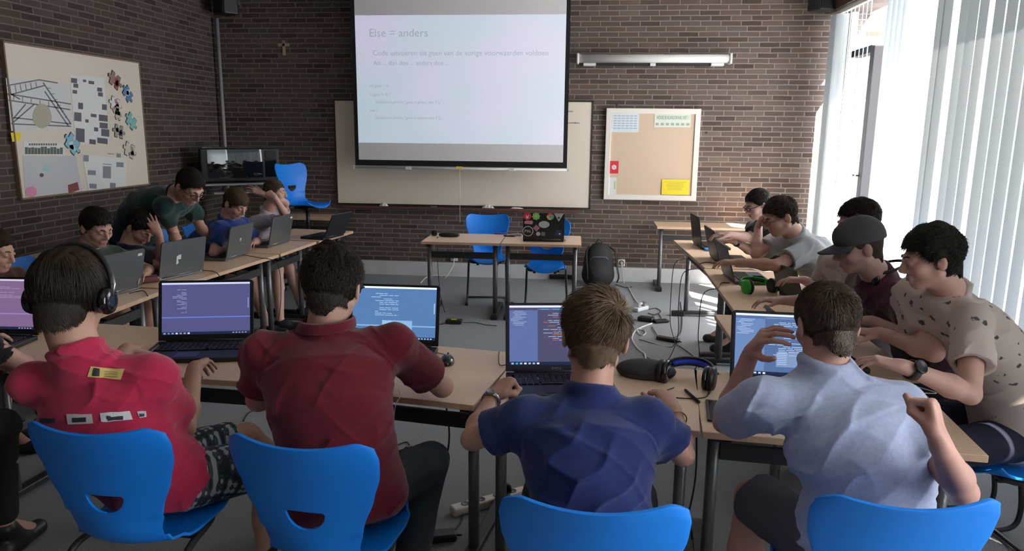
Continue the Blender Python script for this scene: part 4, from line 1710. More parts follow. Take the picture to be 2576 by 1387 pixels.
def hair_cap(t, H, R, s, m_, kind='short', vol=.016, h=.0045, seed=0, lump=.004, top=1.0, name='hair', nmul=1.0, thin=1.0):
    """the body of the hair as a lumpy shell over the skull"""
    rr = np.random.default_rng(seed)
    vol = vol * thin
    r = .13 * s + vol
    f = Field(H - r - .02, H + r + .03, h)
    q = [rr.normal(size=3) * 55 for _ in range(5)]

    def noise(u):
        n_ = 0
        for i, k in enumerate(q):
            n_ = n_ + np.sin(u[0] * k[0] + u[1] * k[1] + u[2] * k[2] * .6 + i)
        return n_ * lump / 2.2
    C = H + s * (-.014 * R[1] + .030 * R[2])
    f.ell(C + R[2] * vol * .25 * top, V3(.0745 * s + vol * .75, .092 * s + vol * .85, .082 * s + vol * top), R, k=0, noise=noise)
    f.cone(H + s * (-.040 * R[1] - .020 * R[2]), H + s * (-.042 * R[1] - .060 * R[2]), .053 * s + vol * .35, .048 * s + vol * .08, k=.02)
    f.cone(H + s * (-.042 * R[1] - .060 * R[2]), H + s * (-.036 * R[1] - .10 * R[2]), .048 * s + vol * .08, .046 * s, k=.02)
    # cut along the hairline
    S, X, Y, Z = f.sl(f.lo, f.lo + f.n * f.h)
    px, py, pz = (X - H[0]) / s, (Y - H[1]) / s, (Z - H[2]) / s
    lx = px * R[0][0] + py * R[0][1] + pz * R[0][2]
    ly = px * R[1][0] + py * R[1][1] + pz * R[1][2]
    lz = px * R[2][0] + py * R[2][1] + pz * R[2][2]
    zl = hairline(ly, kind, lx).astype(np.float32)
    jag = (np.sin(lx * 260 + seed) * .0035 + np.sin(ly * 210 + lx * 90) * .0035) * nmul
    cut = (zl + jag - lz) * s * .8
    h_ = np.maximum(.008 - np.abs(f.F - cut), 0) / .008
    f.F = np.maximum(f.F, cut) + h_ * h_ * .002
    return f.build(name, m_, t, smooth=1)


def strands(t, H, R, s, m_, n=4000, kind='short', vol=.016, length=.045, lift=.35, curl=0.0, whorl=(0, -.055, .075), comb=(0, 0, 0), seed=0, r0=.0011, swirl=.5, name='hair_strands', top_len=1.0, seg=6, under=.42, parent=None, gravity=.25):
    rr = np.random.default_rng(seed)
    # roots over the skull
    a = rr.normal(size=(n * 3, 3))
    a /= np.linalg.norm(a, axis=1)[:, None]
    rad = V3(.0745, .092, .082) + vol / s * under
    p = a * rad + V3(0, -.014, .030)
    keep = p[:, 2] > hairline(p[:, 1], kind, p[:, 0]) + .006
    # more roots on the nape, below the round of the skull
    m2 = n // 3
    th = rr.uniform(-1.25, 1.25, m2)
    zz = rr.uniform(-.092, .012, m2)
    rn = (.0540 + vol / s * .22) * (1 - .10 * np.clip((-.04 - zz) / .05, 0, 1))
    pn = np.stack([rn * np.sin(th) * 1.02, -.040 - rn * np.cos(th), zz], 1)
    an = np.stack([np.sin(th), -np.cos(th), 0 * th], 1)
    kn_ = pn[:, 2] > hairline(pn[:, 1], kind, pn[:, 0]) + .006
    p = np.concatenate([p[keep][:n - m2], pn[kn_]])
    a = np.concatenate([a[keep][:n - m2], an[kn_] * rad])
    n = len(p)
    nr = a / rad
    nr /= np.linalg.norm(nr, axis=1)[:, None]
    w = np.asarray(whorl, float)
    d = p - w
    dn = np.linalg.norm(d, axis=1)[:, None] + 1e-6
    d = d / dn
    sw = np.cross(nr, d) * swirl * np.exp(-(dn / .06) ** 2)
    d = d + sw + np.asarray(comb)[None] * np.clip(p[:, 2:3] / .05, 0, 1.2)
    d = d - nr * (d * nr).sum(1)[:, None]
    d /= np.linalg.norm(d, axis=1)[:, None] + 1e-6
    hz = np.clip((p[:, 2:3] - .02) / .08, 0, 1)
    nape = (np.arange(n) >= n - int(kn_.sum()))[:, None]
    L = length * (.68 + .32 * hz * top_len) * np.where(nape, .55, 1) * rr.uniform(.7, 1.15, (n, 1))
    lf = lift * rr.uniform(.3, 1.3, (n, 1)) * (.35 + .65 * hz)
    # clumps: strands share a bend with their neighbours
    cl = np.stack([np.sin(p @ (rr.normal(size=3) * 60) + i) for i in range(3)], 1)
    d = d + cl * .22 + rr.normal(size=(n, 3)) * .10
    pts = [p.copy()]
    q = p.copy()
    ph = rr.uniform(0, 6.28, (n, 1))
    for j in range(seg):
        st = L / seg
        nn = (q - V3(0, -.014, .030)) / rad ** 2
        nn /= np.linalg.norm(nn, axis=1)[:, None] + 1e-6
        dt = d - nn * (d * nn).sum(1)[:, None]
        dt /= np.linalg.norm(dt, axis=1)[:, None] + 1e-6
        l = lf * (1 - j / seg * .9)
        v = dt + nn * l
        v[:, 2] -= gravity * (j / seg)
        if curl:
            sd = np.cross(nn, dt)
            v = v + (sd * np.cos(ph + j * 1.9) + nn * np.sin(ph + j * 1.9)) * curl
        v /= np.linalg.norm(v, axis=1)[:, None]
        q = q + v * st
        e = (q - V3(0, -.014, .030)) / (rad * .99)
        en = np.linalg.norm(e, axis=1)[:, None]
        q = np.where(en < 1, V3(0, -.014, .030) + (q - V3(0, -.014, .030)) / en, q)
        c2 = q - V3(0, -.040, 0)
        rc = np.sqrt(c2[:, 0:1] ** 2 + c2[:, 1:2] ** 2)
        rt = (.0550 + vol / s * .22) * (1 - .10 * np.clip((-.04 - q[:, 2:3]) / .05, 0, 1))
        low = (q[:, 2:3] < -.01) & (rc < rt)
        c2[:, :2] = np.where(low, c2[:, :2] / (rc + 1e-6) * rt, c2[:, :2])
        q = c2 + V3(0, -.040, 0)
        pts.append(q.copy())
    P = np.stack(pts, 1)                             # n, seg+1, 3
    P = H + s * (P[..., 0:1] * R[0] + P[..., 1:2] * R[1] + P[..., 2:3] * R[2])
    T = np.gradient(P, axis=1)
    T /= np.linalg.norm(T, axis=2)[..., None] + 1e-9
    ref = unit(rr.normal(size=3))
    A = np.cross(T, ref)
    A /= np.linalg.norm(A, axis=2)[..., None] + 1e-9
    B = np.cross(T, A)
    k = 3
    rads = r0 * s * (1 - (np.arange(seg + 1) / seg) ** 1.6 * .88)
    rads = rads[None, :, None] * rr.uniform(.7, 1.4, (n, 1, 1))
    ring = [P + rads * (A * math.cos(2 * PI * i / k) + B * math.sin(2 * PI * i / k)) for i in range(k)]
    Vv = np.stack(ring, 2).reshape(-1, 3)
    base = (np.arange(n)[:, None] * (seg + 1) + np.arange(seg)[None]) * k
    Q = []
    for i in range(k):
        i2 = (i + 1) % k
        Q.append(np.stack([base + i, base + i2, base + k + i2, base + k + i], -1).reshape(-1, 4))
    Q = np.concatenate(Q)
    par = parent or t
    o = bpy.data.objects.new(name, np_mesh(name, Vv - np.array(t.location), Q, m_))
    link(o)
    o.parent = par
    return o


def hair_mat(c, rough=.42):
    return mat('hair', c, rough, noise=.35, nscale=60, spec=.35)


# ------------------------------------------------------------------ hand
def add_hand(f, wrist, d, back, thumb_side, s=1.0, curl=(.5, .6, .4), spread=.10, thumb=(.6, .5, .25), curls=None, k=.004, thumb_curl=.4):
    """d: wrist to knuckles, back: out of the back of the hand, thumb_side: +1/-1 picks the side of the thumb (cross(d, back) * side)"""
    d = unit(d)
    back = unit(np.asarray(back, float) - d * (np.asarray(back, float) @ d))
    lat = np.cross(d, back) * thumb_side
    kn = []
    ks = [(.026, .082), (.009, .086), (-.009, .081), (-.025, .073)]
    for i, (x, y) in enumerate(ks):
        b = wrist + s * (lat * x * .6 + d * .012)
        e = wrist + s * (lat * x + d * y + back * (.004 - abs(x) * .12))
        kn.append(e)
        f.cone(b, e, .0125 * s, .0108 * s, k=.012)
    f.ell(wrist + s * (d * .042 - back * .004), V3(.030, .045, .0135) * s, np.array([lat, d, back]), k=.01)
    ln = [(.040, .025, .019), (.044, .028, .020), (.041, .026, .019), (.032, .020, .017)]
    rad = [.0088, .0090, .0085, .0076]
    tips = []
    for i in range(4):
        c = curls[i] if curls else curl
        a = 0
        p = kn[i]
        dirx = unit(d + lat * spread * (1.5 - i))
        for j in range(3):
            a += c[j]
            v = dirx * math.cos(a) - back * math.sin(a)
            q = p + v * ln[i][j] * s
            f.cone(p, q, (rad[i] - .0008 * j) * s, (rad[i] - .0008 * (j + 1)) * s, k=k if j == 0 else .002)
            p = q
        tips.append(p)
    tb = wrist + s * (d * .022 + lat * .022 - back * .006)
    td = unit(d * thumb[0] + lat * thumb[1] - back * thumb[2])
    p = tb
    f.cone(wrist + s * (d * .01 + lat * .008), tb, .014 * s, .0145 * s, k=.012)
    tin = unit(d - lat * .3 - back * .1)
    for j, (l, r_) in enumerate(((.040, .0125), (.030, .0105), (.024, .0095))):
        v = unit(td * (1 - thumb_curl * j * .5) + tin * thumb_curl * j * .5)
        q = p + v * l * s
        f.cone(p, q, r_ * s, (r_ - .0015) * s, k=.010 if j == 0 else .003)
        p = q
    return kn, tips


EYE_W = mat('eye_white', (.60, .57, .55), .25)
EYE_D = mat('eye_dark', (.03, .02, .015), .2)
LIP = mat('lip', (.42, .17, .15), .5)


def solve_leg(hip, kn_dir, L=.42):
    return hip + unit(kn_dir) * L


def person(label, S):
    """builds one figure: a continuous body, and hair, clothing and worn things as its parts"""
    h = S.get('h', .005)
    sc = S.get('s', 1.0)
    H, R = S['head'], head_frame(S['fw'], S.get('roll', 0))
    neck, shL, shR = S['neck'], S['shL'], S['shR']
    pel = S['pel']                      # middle of the hips
    side = unit(shR - shL)
    hd = S['hd']                        # heading of the hips, unit, horizontal
    hs = V3(hd[1], -hd[0], 0)           # right side of the hips
    t = thing('person', label, 'person', (float(pel[0]), float(pel[1]), 0), 0, S.get('group', 'people at the laptops'))
    sk = skin(S.get('tone', (.52, .30, .22)))
    hipL, hipR = pel - hs * .085 * sc, pel + hs * .085 * sc
    legs = S.get('legs')
    if legs is None:
        legs = []
        for e, hp in ((-1, hipL), (1, hipR)):
            kn = hp + unit(hd + hs * e * .16 + V3(0, 0, -.06)) * .42 * sc
            an = kn + unit(V3(0, 0, -1) - hd * S.get('tuck', .12)) * .40 * sc
            an[2] = max(an[2], .085)
            legs.append((kn, an))
    toe = S.get('toe', hd)
    # torso stations
    b = S.get('build', 1.0) * sc
    mid_sh = (shL + shR) / 2
    bow = S.get('bow', -hd * .05)
    ws = [(pel - V3(0, 0, .02), hs, .165 * b, .120 * b)]
    A_, B_ = pel, mid_sh
    n_ = 5
    for i in range(1, n_):
        u = i / n_
        c = A_ + (B_ - A_) * u + bow * math.sin(PI * u) * 1.0
        w = np.interp(u, [0, .3, .6, .85, 1], [.160, .142, .158, .172, .165]) * b
        d_ = np.interp(u, [0, .3, .6, .85, 1], [.120, .108, .116, .108, .095]) * b
        ws.append((c, unit(hs * (1 - u) + side * u), w, d_))
    ws.append((mid_sh + V3(0, 0, -.01), side, .130 * b, .080 * b))
    ws.append((neck + V3(0, 0, .0), side, .062 * b, .058 * b))
    # arms
    arms = S['arms']    # dict L, R: elbow, wrist, hand spec
    pts = [H, neck, shL, shR, pel] + [p for a in arms.values() for p in a[:2]] + [p for l_ in legs for p in l_]
    lo = np.min(pts, axis=0) - .20
    hi = np.max(pts, axis=0) + .22
    lo[2] = max(lo[2], -.01)
    f = Field(lo, hi, h)
    f.loft(ws, off=-.008, k=.01)
    P = add_head(f, H, R, sc * S.get('hs', 1.0))
    hh = sc * S.get('hs', 1.0)
    f.cone(P(0, -.030, -.055), neck + V3(0, 0, .01), .050 * hh, .054 * hh, k=.03)
    f.cone(P(0, -.015, -.075), neck + hd * .02, .045 * hh, .052 * hh, k=.03)
    hands = {}
    for kx, sh, e in (('L', shL, -1), ('R', shR, 1)):
        el, wr = arms[kx][0], arms[kx][1]
        inw = sh - side * e * .05
        f.cone(inw, sh, .058 * b, .050 * b, k=.05)
        ra = S.get('arm', 1.0) * sc
        f.cone(sh, sh + (el - sh) * .45, .046 * ra, .043 * ra, k=.03)
        f.cone(sh + (el - sh) * .45, el, .043 * ra, .035 * ra, k=.02)
        fm_ = el + (wr - el) * .3
        f.cone(el, fm_, .034 * ra, .038 * ra, k=.015)
        f.cone(fm_, wr, .038 * ra, .0235 * ra, k=.02)
        hp = arms[kx][2] if len(arms[kx]) > 2 else {}
        d_ = hp.get('d', unit(wr - el))
        bk = hp.get('back', V3(0, 0, 1))
        ts_ = hp.get('side', 1 if kx == 'L' else -1)
        kw = {q: v for q, v in hp.items() if q in ('curl', 'spread', 'thumb', 'curls', 'thumb_curl')}
        f.cone(el + (wr - el) * .9, wr + unit(d_) * .02, .024 * ra, .021 * ra, k=.01)
        add_hand(f, wr, d_, bk, ts_, s=sc * S.get('hand', 1.0), **kw)
    for (kn, an), hp, e in zip(legs, (hipL, hipR), (-1, 1)):
        lr = S.get('leg', 1.0) * sc
        f.cone(hp, kn, .080 * lr, .056 * lr, k=.04)
        cf = kn + (an - kn) * .35
        f.cone(kn, cf, .052 * lr, .053 * lr, k=.02)
        f.cone(cf, an, .052 * lr, .033 * lr, k=.02)
        f.cone(an - V3(0, 0, .02), an + toe * .15 * sc - V3(0, 0, an[2] - .035), .036 * sc, .026 * sc, k=.02, flat=None)
    body = f.build('body', sk, t)
    # ---- clothing
    sl = S.get('sleeve', .62)
    shm = S['shirt']
    o_ = S.get('ease', .014)
    pts = [neck, shL, shR, pel] + [sh + (arms[k_][0] - sh) * min(1, sl) for k_, sh in (('L', shL), ('R', shR))]
    if sl > 1.2:
        pts += [arms['L'][1], arms['R'][1]]
    f = Field(np.min(pts, axis=0) - .20, np.max(pts, axis=0) + .20, h)
    f.loft(ws, off=o_, k=.01)
    hem = S.get('hem', -.06)
    f.half(pel + V3(0, 0, hem), V3(0, 0, -1))
    for kx, sh, e in (('L', shL, -1), ('R', shR, 1)):
        el, wr = arms[kx][0], arms[kx][1]
        inw = sh - side * e * .06
        ra = S.get('arm', 1.0) * sc
        fl = S.get('flare', .014)
        g = f.like()
        end = sh + (el - sh) * min(sl, 1.0)
        g.cone(inw, sh, .066 * b, .060 * b + o_ * .4, k=.0)
        g.cone(sh, end + unit(el - sh) * .03, .053 * ra + o_ * .6, .045 * ra + fl, k=.03)
        if sl <= 1.0:
            n_e = unit(unit(el - sh) + V3(0, 0, 0))
            g.half(end, n_e)
            g.cone(end - n_e * .03, el, .041 * ra + .004, .040 * ra + .003, k=0, op='s')
        else:
            g.cone(sh, el, .055 * ra, .046 * ra, k=.02)
            g.cone(el, el + (wr - el) * (sl - 1), .046 * ra, .036 * ra, k=.02)
        kk = .05
        hx = np.maximum(kk - np.abs(f.F - g.F), 0) / kk
        f.F = np.minimum(f.F, g.F) - hx * hx * kk * .25
    # neck opening
    nd = unit(P(0, -.02, -.07) - neck)
    nf = S.get('collar', .066) * b
    nu = unit(nd + V3(0, 0, .6))
    f.cone(neck + nu * .048, neck + nu * .16, nf * .92, nf * 1.05, k=.006, op='s')
    ud = unit(mid_sh - pel)
    if not S.get('collar_up'):
        c1 = unit(np.cross(nd, side))
        c0 = unit(np.cross(c1, nd))
        rb = [neck + nd * .020 + hd * .003 + (c0 * math.cos(a) * .92 + c1 * math.sin(a)) * .066 * b for a in np.linspace(0, 2 * PI, 22)]
        f.chain(rb, [.009] * 22, k=.022)
    f.wrinkle(S.get('wr', .008), S.get('folds', [(ud + side * .8, 38, 1), (ud - side * .8, 34, 1), (ud, 30, .7)]), seed=S.get('seed', 1))
    shirt = f.build('shirt', shm, t)
    if S.get('collar_up'):
        c = MB()
        ring = []
        for k_ in range(25):
            a = PI * (-.85 + 1.7 * k_ / 24) - PI / 2
            ring.append((a, ))
        u1 = unit(np.cross(nd, side))
        vs, fs = [], []
        for (a,) in ring:
            dr = side * math.cos(a) + (-u1 if (u1 @ hd) > 0 else u1) * (-math.sin(a))
            for z_, r_ in ((.012, .074), (.040, .070), (.052, .0715), (.046, .079), (.018, .086)):
                vs.append(neck + nd * z_ + dr * r_ * b - np.array(t.location))
        for i in range(24):
            for j in range(4):
                a = i * 5 + j
                fs.append([a, a + 1, a + 6, a + 5])
        c.add(vs, fs, 0, True)
        co = c.build('collar', S.get('collar_mat', shm), t)
        so = co.modifiers.new('s', 'SOLIDIFY')
        so.thickness = .003
    # legs
    if 'pants' in S:
        pl = S.get('pants_len', .75)
        pts = [pel, hipL, hipR] + [hp + (kn - hp) * min(1, pl) for (kn, an), hp in zip(legs, (hipL, hipR))]
        if pl > 1:
            pts += [an for kn, an in legs] + [kn for kn, an in legs]
        f = Field(np.min(pts, axis=0) - .16, np.max(pts, axis=0) + .14, max(h, .006))
        f.loft([(pel + V3(0, 0, .03), hs, .150 * b, .112 * b), (pel - V3(0, 0, .02), hs, .166 * b, .122 * b)], off=.006, k=.02)
        for (kn, an), hp, e in zip(legs, (hipL, hipR), (-1, 1)):
            lr = S.get('leg', 1.0) * sc
            en = hp + (kn - hp) * min(pl, 1.0)
            g = f.like()
            g.cone(hp, en + (unit(kn - hp) * .03 if pl <= 1 else 0), .090 * lr, .082 * lr if pl <= 1 else .068 * lr, k=0)
            if pl <= 1:
                g.half(en, unit(kn - hp))
                g.cone(en - unit(kn - hp) * .03, kn, .072 * lr, .062 * lr, k=0, op='s')
            else:
                g.cone(kn, kn + (an - kn) * min(1, pl - 1), .066 * lr, .054 * lr, k=.02)
            kk = .04
            hx = np.maximum(kk - np.abs(f.F - g.F), 0) / kk
            f.F = np.minimum(f.F, g.F) - hx * hx * kk * .25
        f.wrinkle(.007, [(hd, 34, 1), (V3(0, 0, 1) + hs, 30, 1)], seed=5)
        f.build('trousers' if pl > 1.2 else 'shorts', S['pants'], t)
    # shoes
    for (kn, an) in legs:
        f = Field(an - .12, an + .30 * np.abs(toe) + .12, .006)
        f.lo[2] = 0
        f = Field(V3(*(np.minimum(an, an + toe * .2) - .08)[:2], 0), V3(*(np.maximum(an, an + toe * .2) + .08)[:2], an[2] + .05), .006)
        f.cone(an - toe * .03 - V3(0, 0, an[2] - .035), an + toe * .17 * sc - V3(0, 0, an[2] - .032), .043, .036, k=.02)
        f.cone(an - V3(0, 0, .03), an + toe * .05 - V3(0, 0, an[2] - .05), .046, .045, k=.03)
        f.half(V3(0, 0, .004), V3(0, 0, -1))
        f.build('shoe', S.get('shoe', MT['black']), t, smooth=1)
    # eyes, brows, lips where a face is shown
    if S.get('face', True):
        for e in (-1, 1):
            m_ = MB()
            m_.ball(P(e * .031, .0790, .0005) - np.array(t.location), .0112 * hh, n=12)
            m_.build('eye', EYE_W, t)
            m_ = MB()
            ga = S.get('gaze', -.55)
            m_.ball(P(e * .031, .0790 + .0078 * math.cos(ga), .0005 + .0078 * math.sin(ga)) - np.array(t.location), .0055 * hh, n=10)
            m_.build('iris', EYE_D, t)
            # lids: part of a sphere over the eye, open in a narrow slit
            Rm = Matrix([[R[j][i] for j in range(3)] for i in range(3)])
            for (lo_, hi_, rr_) in ((-.22, 1.6, .0124), (-1.6, -.55, .0122)):
                vs, fs = [], []
                for i in range(9):
                    la = lo_ + (hi_ - lo_) * i / 8
                    for k_ in range(13):
                        lo2 = PI * (k_ / 12)
                        v = Vector((math.cos(lo2) * rr_, math.sin(lo2) * math.cos(la) * rr_, math.sin(lo2) * math.sin(la) * rr_)) * hh
                        vs.append(Vector(P(e * .031, .0790, .0005) - np.array(t.location)) + Rm @ v)
                for i in range(8):
                    for k_ in range(12):
                        q_ = i * 13 + k_
                        fs.append([q_, q_ + 1, q_ + 14, q_ + 13])
                MB().add(vs, fs, 0, True).build('eyelid', sk, t)
            m_ = MB()
            bp = [P(e * (.012 + .034 * q), .0955 - .013 * q - .014 * q * q, .019 + .006 * math.sin(PI * min(q * 1.2, 1))) - np.array(t.location) for q in (0, .25, .5, .75, 1)]
            m_.tube(bp, [.002 * hh, .0035 * hh, .0035 * hh, .003 * hh, .001], n=6)
            m_.build('eyebrow', S['hairm'], t)
        m_ = MB()
        for z_, rr_ in ((-.0605, .0042), (-.0675, .0048)):
            m_.tube([P(x, .0895 - abs(x) * .28, z_) - np.array(t.location) for x in (-.021, -.011, 0, .011, .021)], [.001, rr_ * .8 * hh, rr_ * hh, rr_ * .8 * hh, .001], n=8)
        m_.build('lips', LIP, t)
    if S.get('glasses'):
        g = MB()
        L_ = np.array(t.location)
        for e in (-1, 1):
            ring = [P(e * .033 + .023 * math.cos(a), .105 - .012 * abs(math.cos(a)) * (1 if e * math.cos(a) > 0 else .3), .001 + .016 * math.sin(a)) - L_ for a in [2 * PI * q / 16 for q in range(16)]]
            g.tube(ring, .0019 * S.get('gl', 1), n=6, closed=True)
            g.tube([P(e * .056, .090, .006) - L_, P(e * .078, .060, .008) - L_, P(e * .082, .0, .008) - L_, P(e * .084, -.018, -.006) - L_], .0019 * S.get('gl', 1), n=6)
        g.tube([P(-.010, .105, .004) - L_, P(0, .108, .007) - L_, P(.010, .105, .004) - L_], .0016, n=6)
        g.build('glasses', S['glasses'], t)
    # hair
    hm = S['hairm'].copy()
    hm.node_tree.nodes['Principled BSDF'].inputs['Roughness'].default_value = .85
    hm.node_tree.nodes['Principled BSDF'].inputs['Specular IOR Level'].default_value = .12
    hk = S.get('hair', {})
    cap = hair_cap(t, H, R, hh, hm, kind=hk.get('kind', 'short'), vol=hk.get('vol', .016), h=max(.004, h * .9), seed=S.get('seed', 1), lump=hk.get('lump', .003) * (.6 if hk.get('n', 0) else 1), top=hk.get('top', 1.0), thin=.55 if hk.get('n', 0) else 1)
    if hk.get('n', 0):
        strands(t, H, R, hh, S.get('strandm', S['hairm']), parent=cap, seed=S.get('seed', 1), kind=hk.get('kind', 'short'), vol=hk.get('vol', .016), **{q: v for q, v in hk.items() if q in ('n', 'length', 'lift', 'curl', 'whorl', 'comb', 'r0', 'swirl', 'top_len', 'gravity')})
    return t, P, R


def elbow(px, py, sh, wr, Lu=.28, Lf=.25):
    """the point on a sight line that fits both bones best"""
    best = None
    D0 = float(CA[2] @ (np.asarray(sh) - EYEP))
    for D in np.linspace(D0 - .45, D0 + .6, 211):
        e = at(px, py, D)
        c = abs(np.linalg.norm(e - sh) - Lu) ** 2 + abs(np.linalg.norm(e - wr) - Lf) ** 2
        if best is None or c < best[0]:
            best = (c, e)
    return best[1]


def arm2(sh, epx, wpx, Lu=.28, Lf=.25, zmin=.79, hint=None):
    """elbow and wrist on their sight lines, bones of the right length, not sunk into the table"""
    D0 = float(CA[2] @ (np.asarray(sh) - EYEP))
    Ds = np.linspace(D0 - .6, D0 + .7, 131)
    E = np.array([at(*epx, D) for D in Ds])
    Wp = np.array([at(*wpx, D) for D in Ds])
    ce = (np.linalg.norm(E - sh, axis=1) - Lu) ** 2 + np.maximum(zmin - .02 - E[:, 2], 0) ** 2 * .6
    cw = np.maximum(zmin - Wp[:, 2], 0) ** 2 * 4
    M = np.linalg.norm(E[:, None] - Wp[None], axis=2)
    C = ce[:, None] + cw[None] + (M - Lf) ** 2
    if hint is not None:
        C = C + ((Wp - np.asarray(hint)) ** 2).sum(1)[None] * .02
    i, j = np.unravel_index(np.argmin(C), C.shape)
    return E[i], Wp[j]


def wristband(t, el, wr, u, r, w, m_, name='wristwatch', face=None, fm=None, d=None):
    """a band round the forearm at fraction u from elbow to wrist"""
    c = el + (wr - el) * u
    ax = unit(wr - el)
    q = Vector(ax).to_track_quat('Z', 'Y').to_matrix()
    mb = MB()
    L_ = np.array(t.location)
    prof = [(r, -w / 2), (r + .003, -w / 2), (r + .004, 0), (r + .003, w / 2), (r, w / 2)]
    n = 28
    vs, fs = [], []
    for (a, z) in prof:
        for k in range(n):
            an = 2 * PI * k / n
            vs.append(Vector(c - L_) + q @ Vector((a * math.cos(an), a * math.sin(an), z)))
    for i in range(len(prof) - 1):
        for k in range(n):
            a, b = i * n + k, i * n + (k + 1) % n
            fs.append([a, b, b + n, a + n])
    mb.add(vs, fs, 0, True)
    o = mb.build(name, m_, t)
    if face is not None:
        dr = unit(face - ax * (face @ ax))
        q2 = Vector(dr).to_track_quat('Z', 'Y').to_matrix()
        R_ = d or .019
        p = c - L_ + dr * (r + .002)
        MB().lathe([(R_, 0), (R_, .007), (R_ * .86, .010), (R_ * .8, .008)], c=p, n=24, rot=q2).build('watch_face', fm or m_, o)
    return o
# ================================================================== PEOPLE


def jersey(name, col, **k):
    return mat(name, col, .88, noise=.10, nscale=90, bump=.25, bscale=700, sheen=.25, spec=.15, **k)


def heading(deg):
    a = math.radians(deg)
    return V3(math.sin(a), math.cos(a), 0)


def check(nm, S):
    if not globals().get('VERBOSE'):
        return
    for k_, sh in (('L', S['shL']), ('R', S['shR'])):
        el, wr = S['arms'][k_][:2]
        print('POSE', nm, k_, 'upper %.2f fore %.2f' % (np.linalg.norm(el - sh), np.linalg.norm(wr - el)), 'sh', np.round(sh, 2), 'el', np.round(el, 2), 'wr', np.round(wr, 2))
    print('POSE', nm, 'shoulders %.2f' % np.linalg.norm(S['shR'] - S['shL']), 'head', np.round(S['head'], 2), 'neck', np.round(S['neck'], 2), 'pel', np.round(S['pel'], 2), 'h-n %.2f' % np.linalg.norm(S['head'] - S['neck']))


BR = hair_mat((.030, .019, .012))
DK = hair_mat((.014, .010, .008))
BL = hair_mat((.125, .078, .045))
BL2 = hair_mat((.070, .046, .030))
TY = dict(curl=(.35, .45, .3), spread=.12)
FIST = dict(curl=(1.35, 1.6, 1.0), thumb=(.9, -.02, .55), spread=.0, thumb_curl=.5)

# --- G, pink shirt and headphones
S = dict(h=.0045, s=1.10, head=at(180, 745, 2.33), fw=V3(-.10, .93, -.30), neck=at(193, 893, 2.30), shL=at(82, 965, 2.36), shR=at(385, 955, 2.36), pel=V3(-1.43, 2.19, .575), hd=heading(-4),
         shirt=jersey('raspberry_jersey', (.46, .025, .075)), hairm=BR, seed=3, bow=V3(0, -.06, 0), sleeve=.72, flare=.022, ease=.018, wr=.008, face=True,
         pants=None, pants_len=.85, shoe=MT['black'], build=1.0, tone=(.50, .28, .20), hs=1.10,
         hair=dict(kind='bowl', vol=.034, lump=.004, n=5200, length=.075, lift=.12, whorl=(0, -.045, .085), r0=.0015, swirl=.7, gravity=.35))
wR = at(490, 925, 2.78)
S['arms'] = {'R': (elbow(462, 1078, S['shR'], wR, .30, .28), wR, dict(d=unit(on_z(545, 880, .815) - wR), back=V3(-.2, -.45, .85), curl=(.45, .5, .3))),
             'L': (S['shL'] + V3(-.02, .24, -.19), at(318, 880, 2.80), dict(TY, d=unit(on_z(392, 852, .81) - at(318, 880, 2.80))))}
hp_ = S['pel']
S['legs'] = [(V3(-1.30, 2.56, .56), V3(-1.02, 2.85, .09)), (V3(-1.14, 2.40, .54), V3(-1.02, 2.12, .10))]
S['toe'] = unit(V3(.75, .35, 0))
pl = bpy.data.materials.new('plaid_cloth')
nt, N, L, b = nodes(pl)
tc = N.new('ShaderNodeTexCoord')
acc = None
for i, (rz, sc_) in enumerate(((.5, 13), (2.07, 13), (.5, 31), (2.07, 29))):
    mp = N.new('ShaderNodeMapping')
    mp.inputs['Rotation'].default_value = (.5, .3, rz)
    L.new(tc.outputs['Object'], mp.inputs['Vector'])
    wv = N.new('ShaderNodeTexWave')
    wv.inputs['Scale'].default_value = sc_ / 2.4
    wv.inputs['Distortion'].default_value = .4
    L.new(mp.outputs[0], wv.inputs['Vector'])
    if acc is None:
        acc = wv.outputs['Fac']
    else:
        mm = N.new('ShaderNodeMath')
        mm.operation = 'ADD'
        L.new(acc, mm.inputs[0])
        L.new(wv.outputs['Fac'], mm.inputs[1])
        acc = mm.outputs[0]
dv = N.new('ShaderNodeMath')
dv.operation = 'DIVIDE'
dv.inputs[1].default_value = 4
L.new(acc, dv.inputs[0])
rp = N.new('ShaderNodeValToRGB')
rp.color_ramp.interpolation = 'CONSTANT'
e = rp.color_ramp.elements
e[0].position, e[0].color = 0, (.018, .024, .035, 1)
e[1].position, e[1].color = .62, (.34, .38, .40, 1)
q = e.new(.45)
q.color = (.06, .085, .11, 1)
q = e.new(.54)
q.color = (.025, .03, .03, 1)
L.new(dv.outputs[0], rp.inputs[0])
L.new(rp.outputs[0], b.inputs['Base Color'])
b.inputs['Roughness'].default_value = .9
S['pants'] = pl
check('G', S)
tG, PG, RG = person('person in a pink t-shirt wearing a black headset, seen from behind at a violet screen', S)
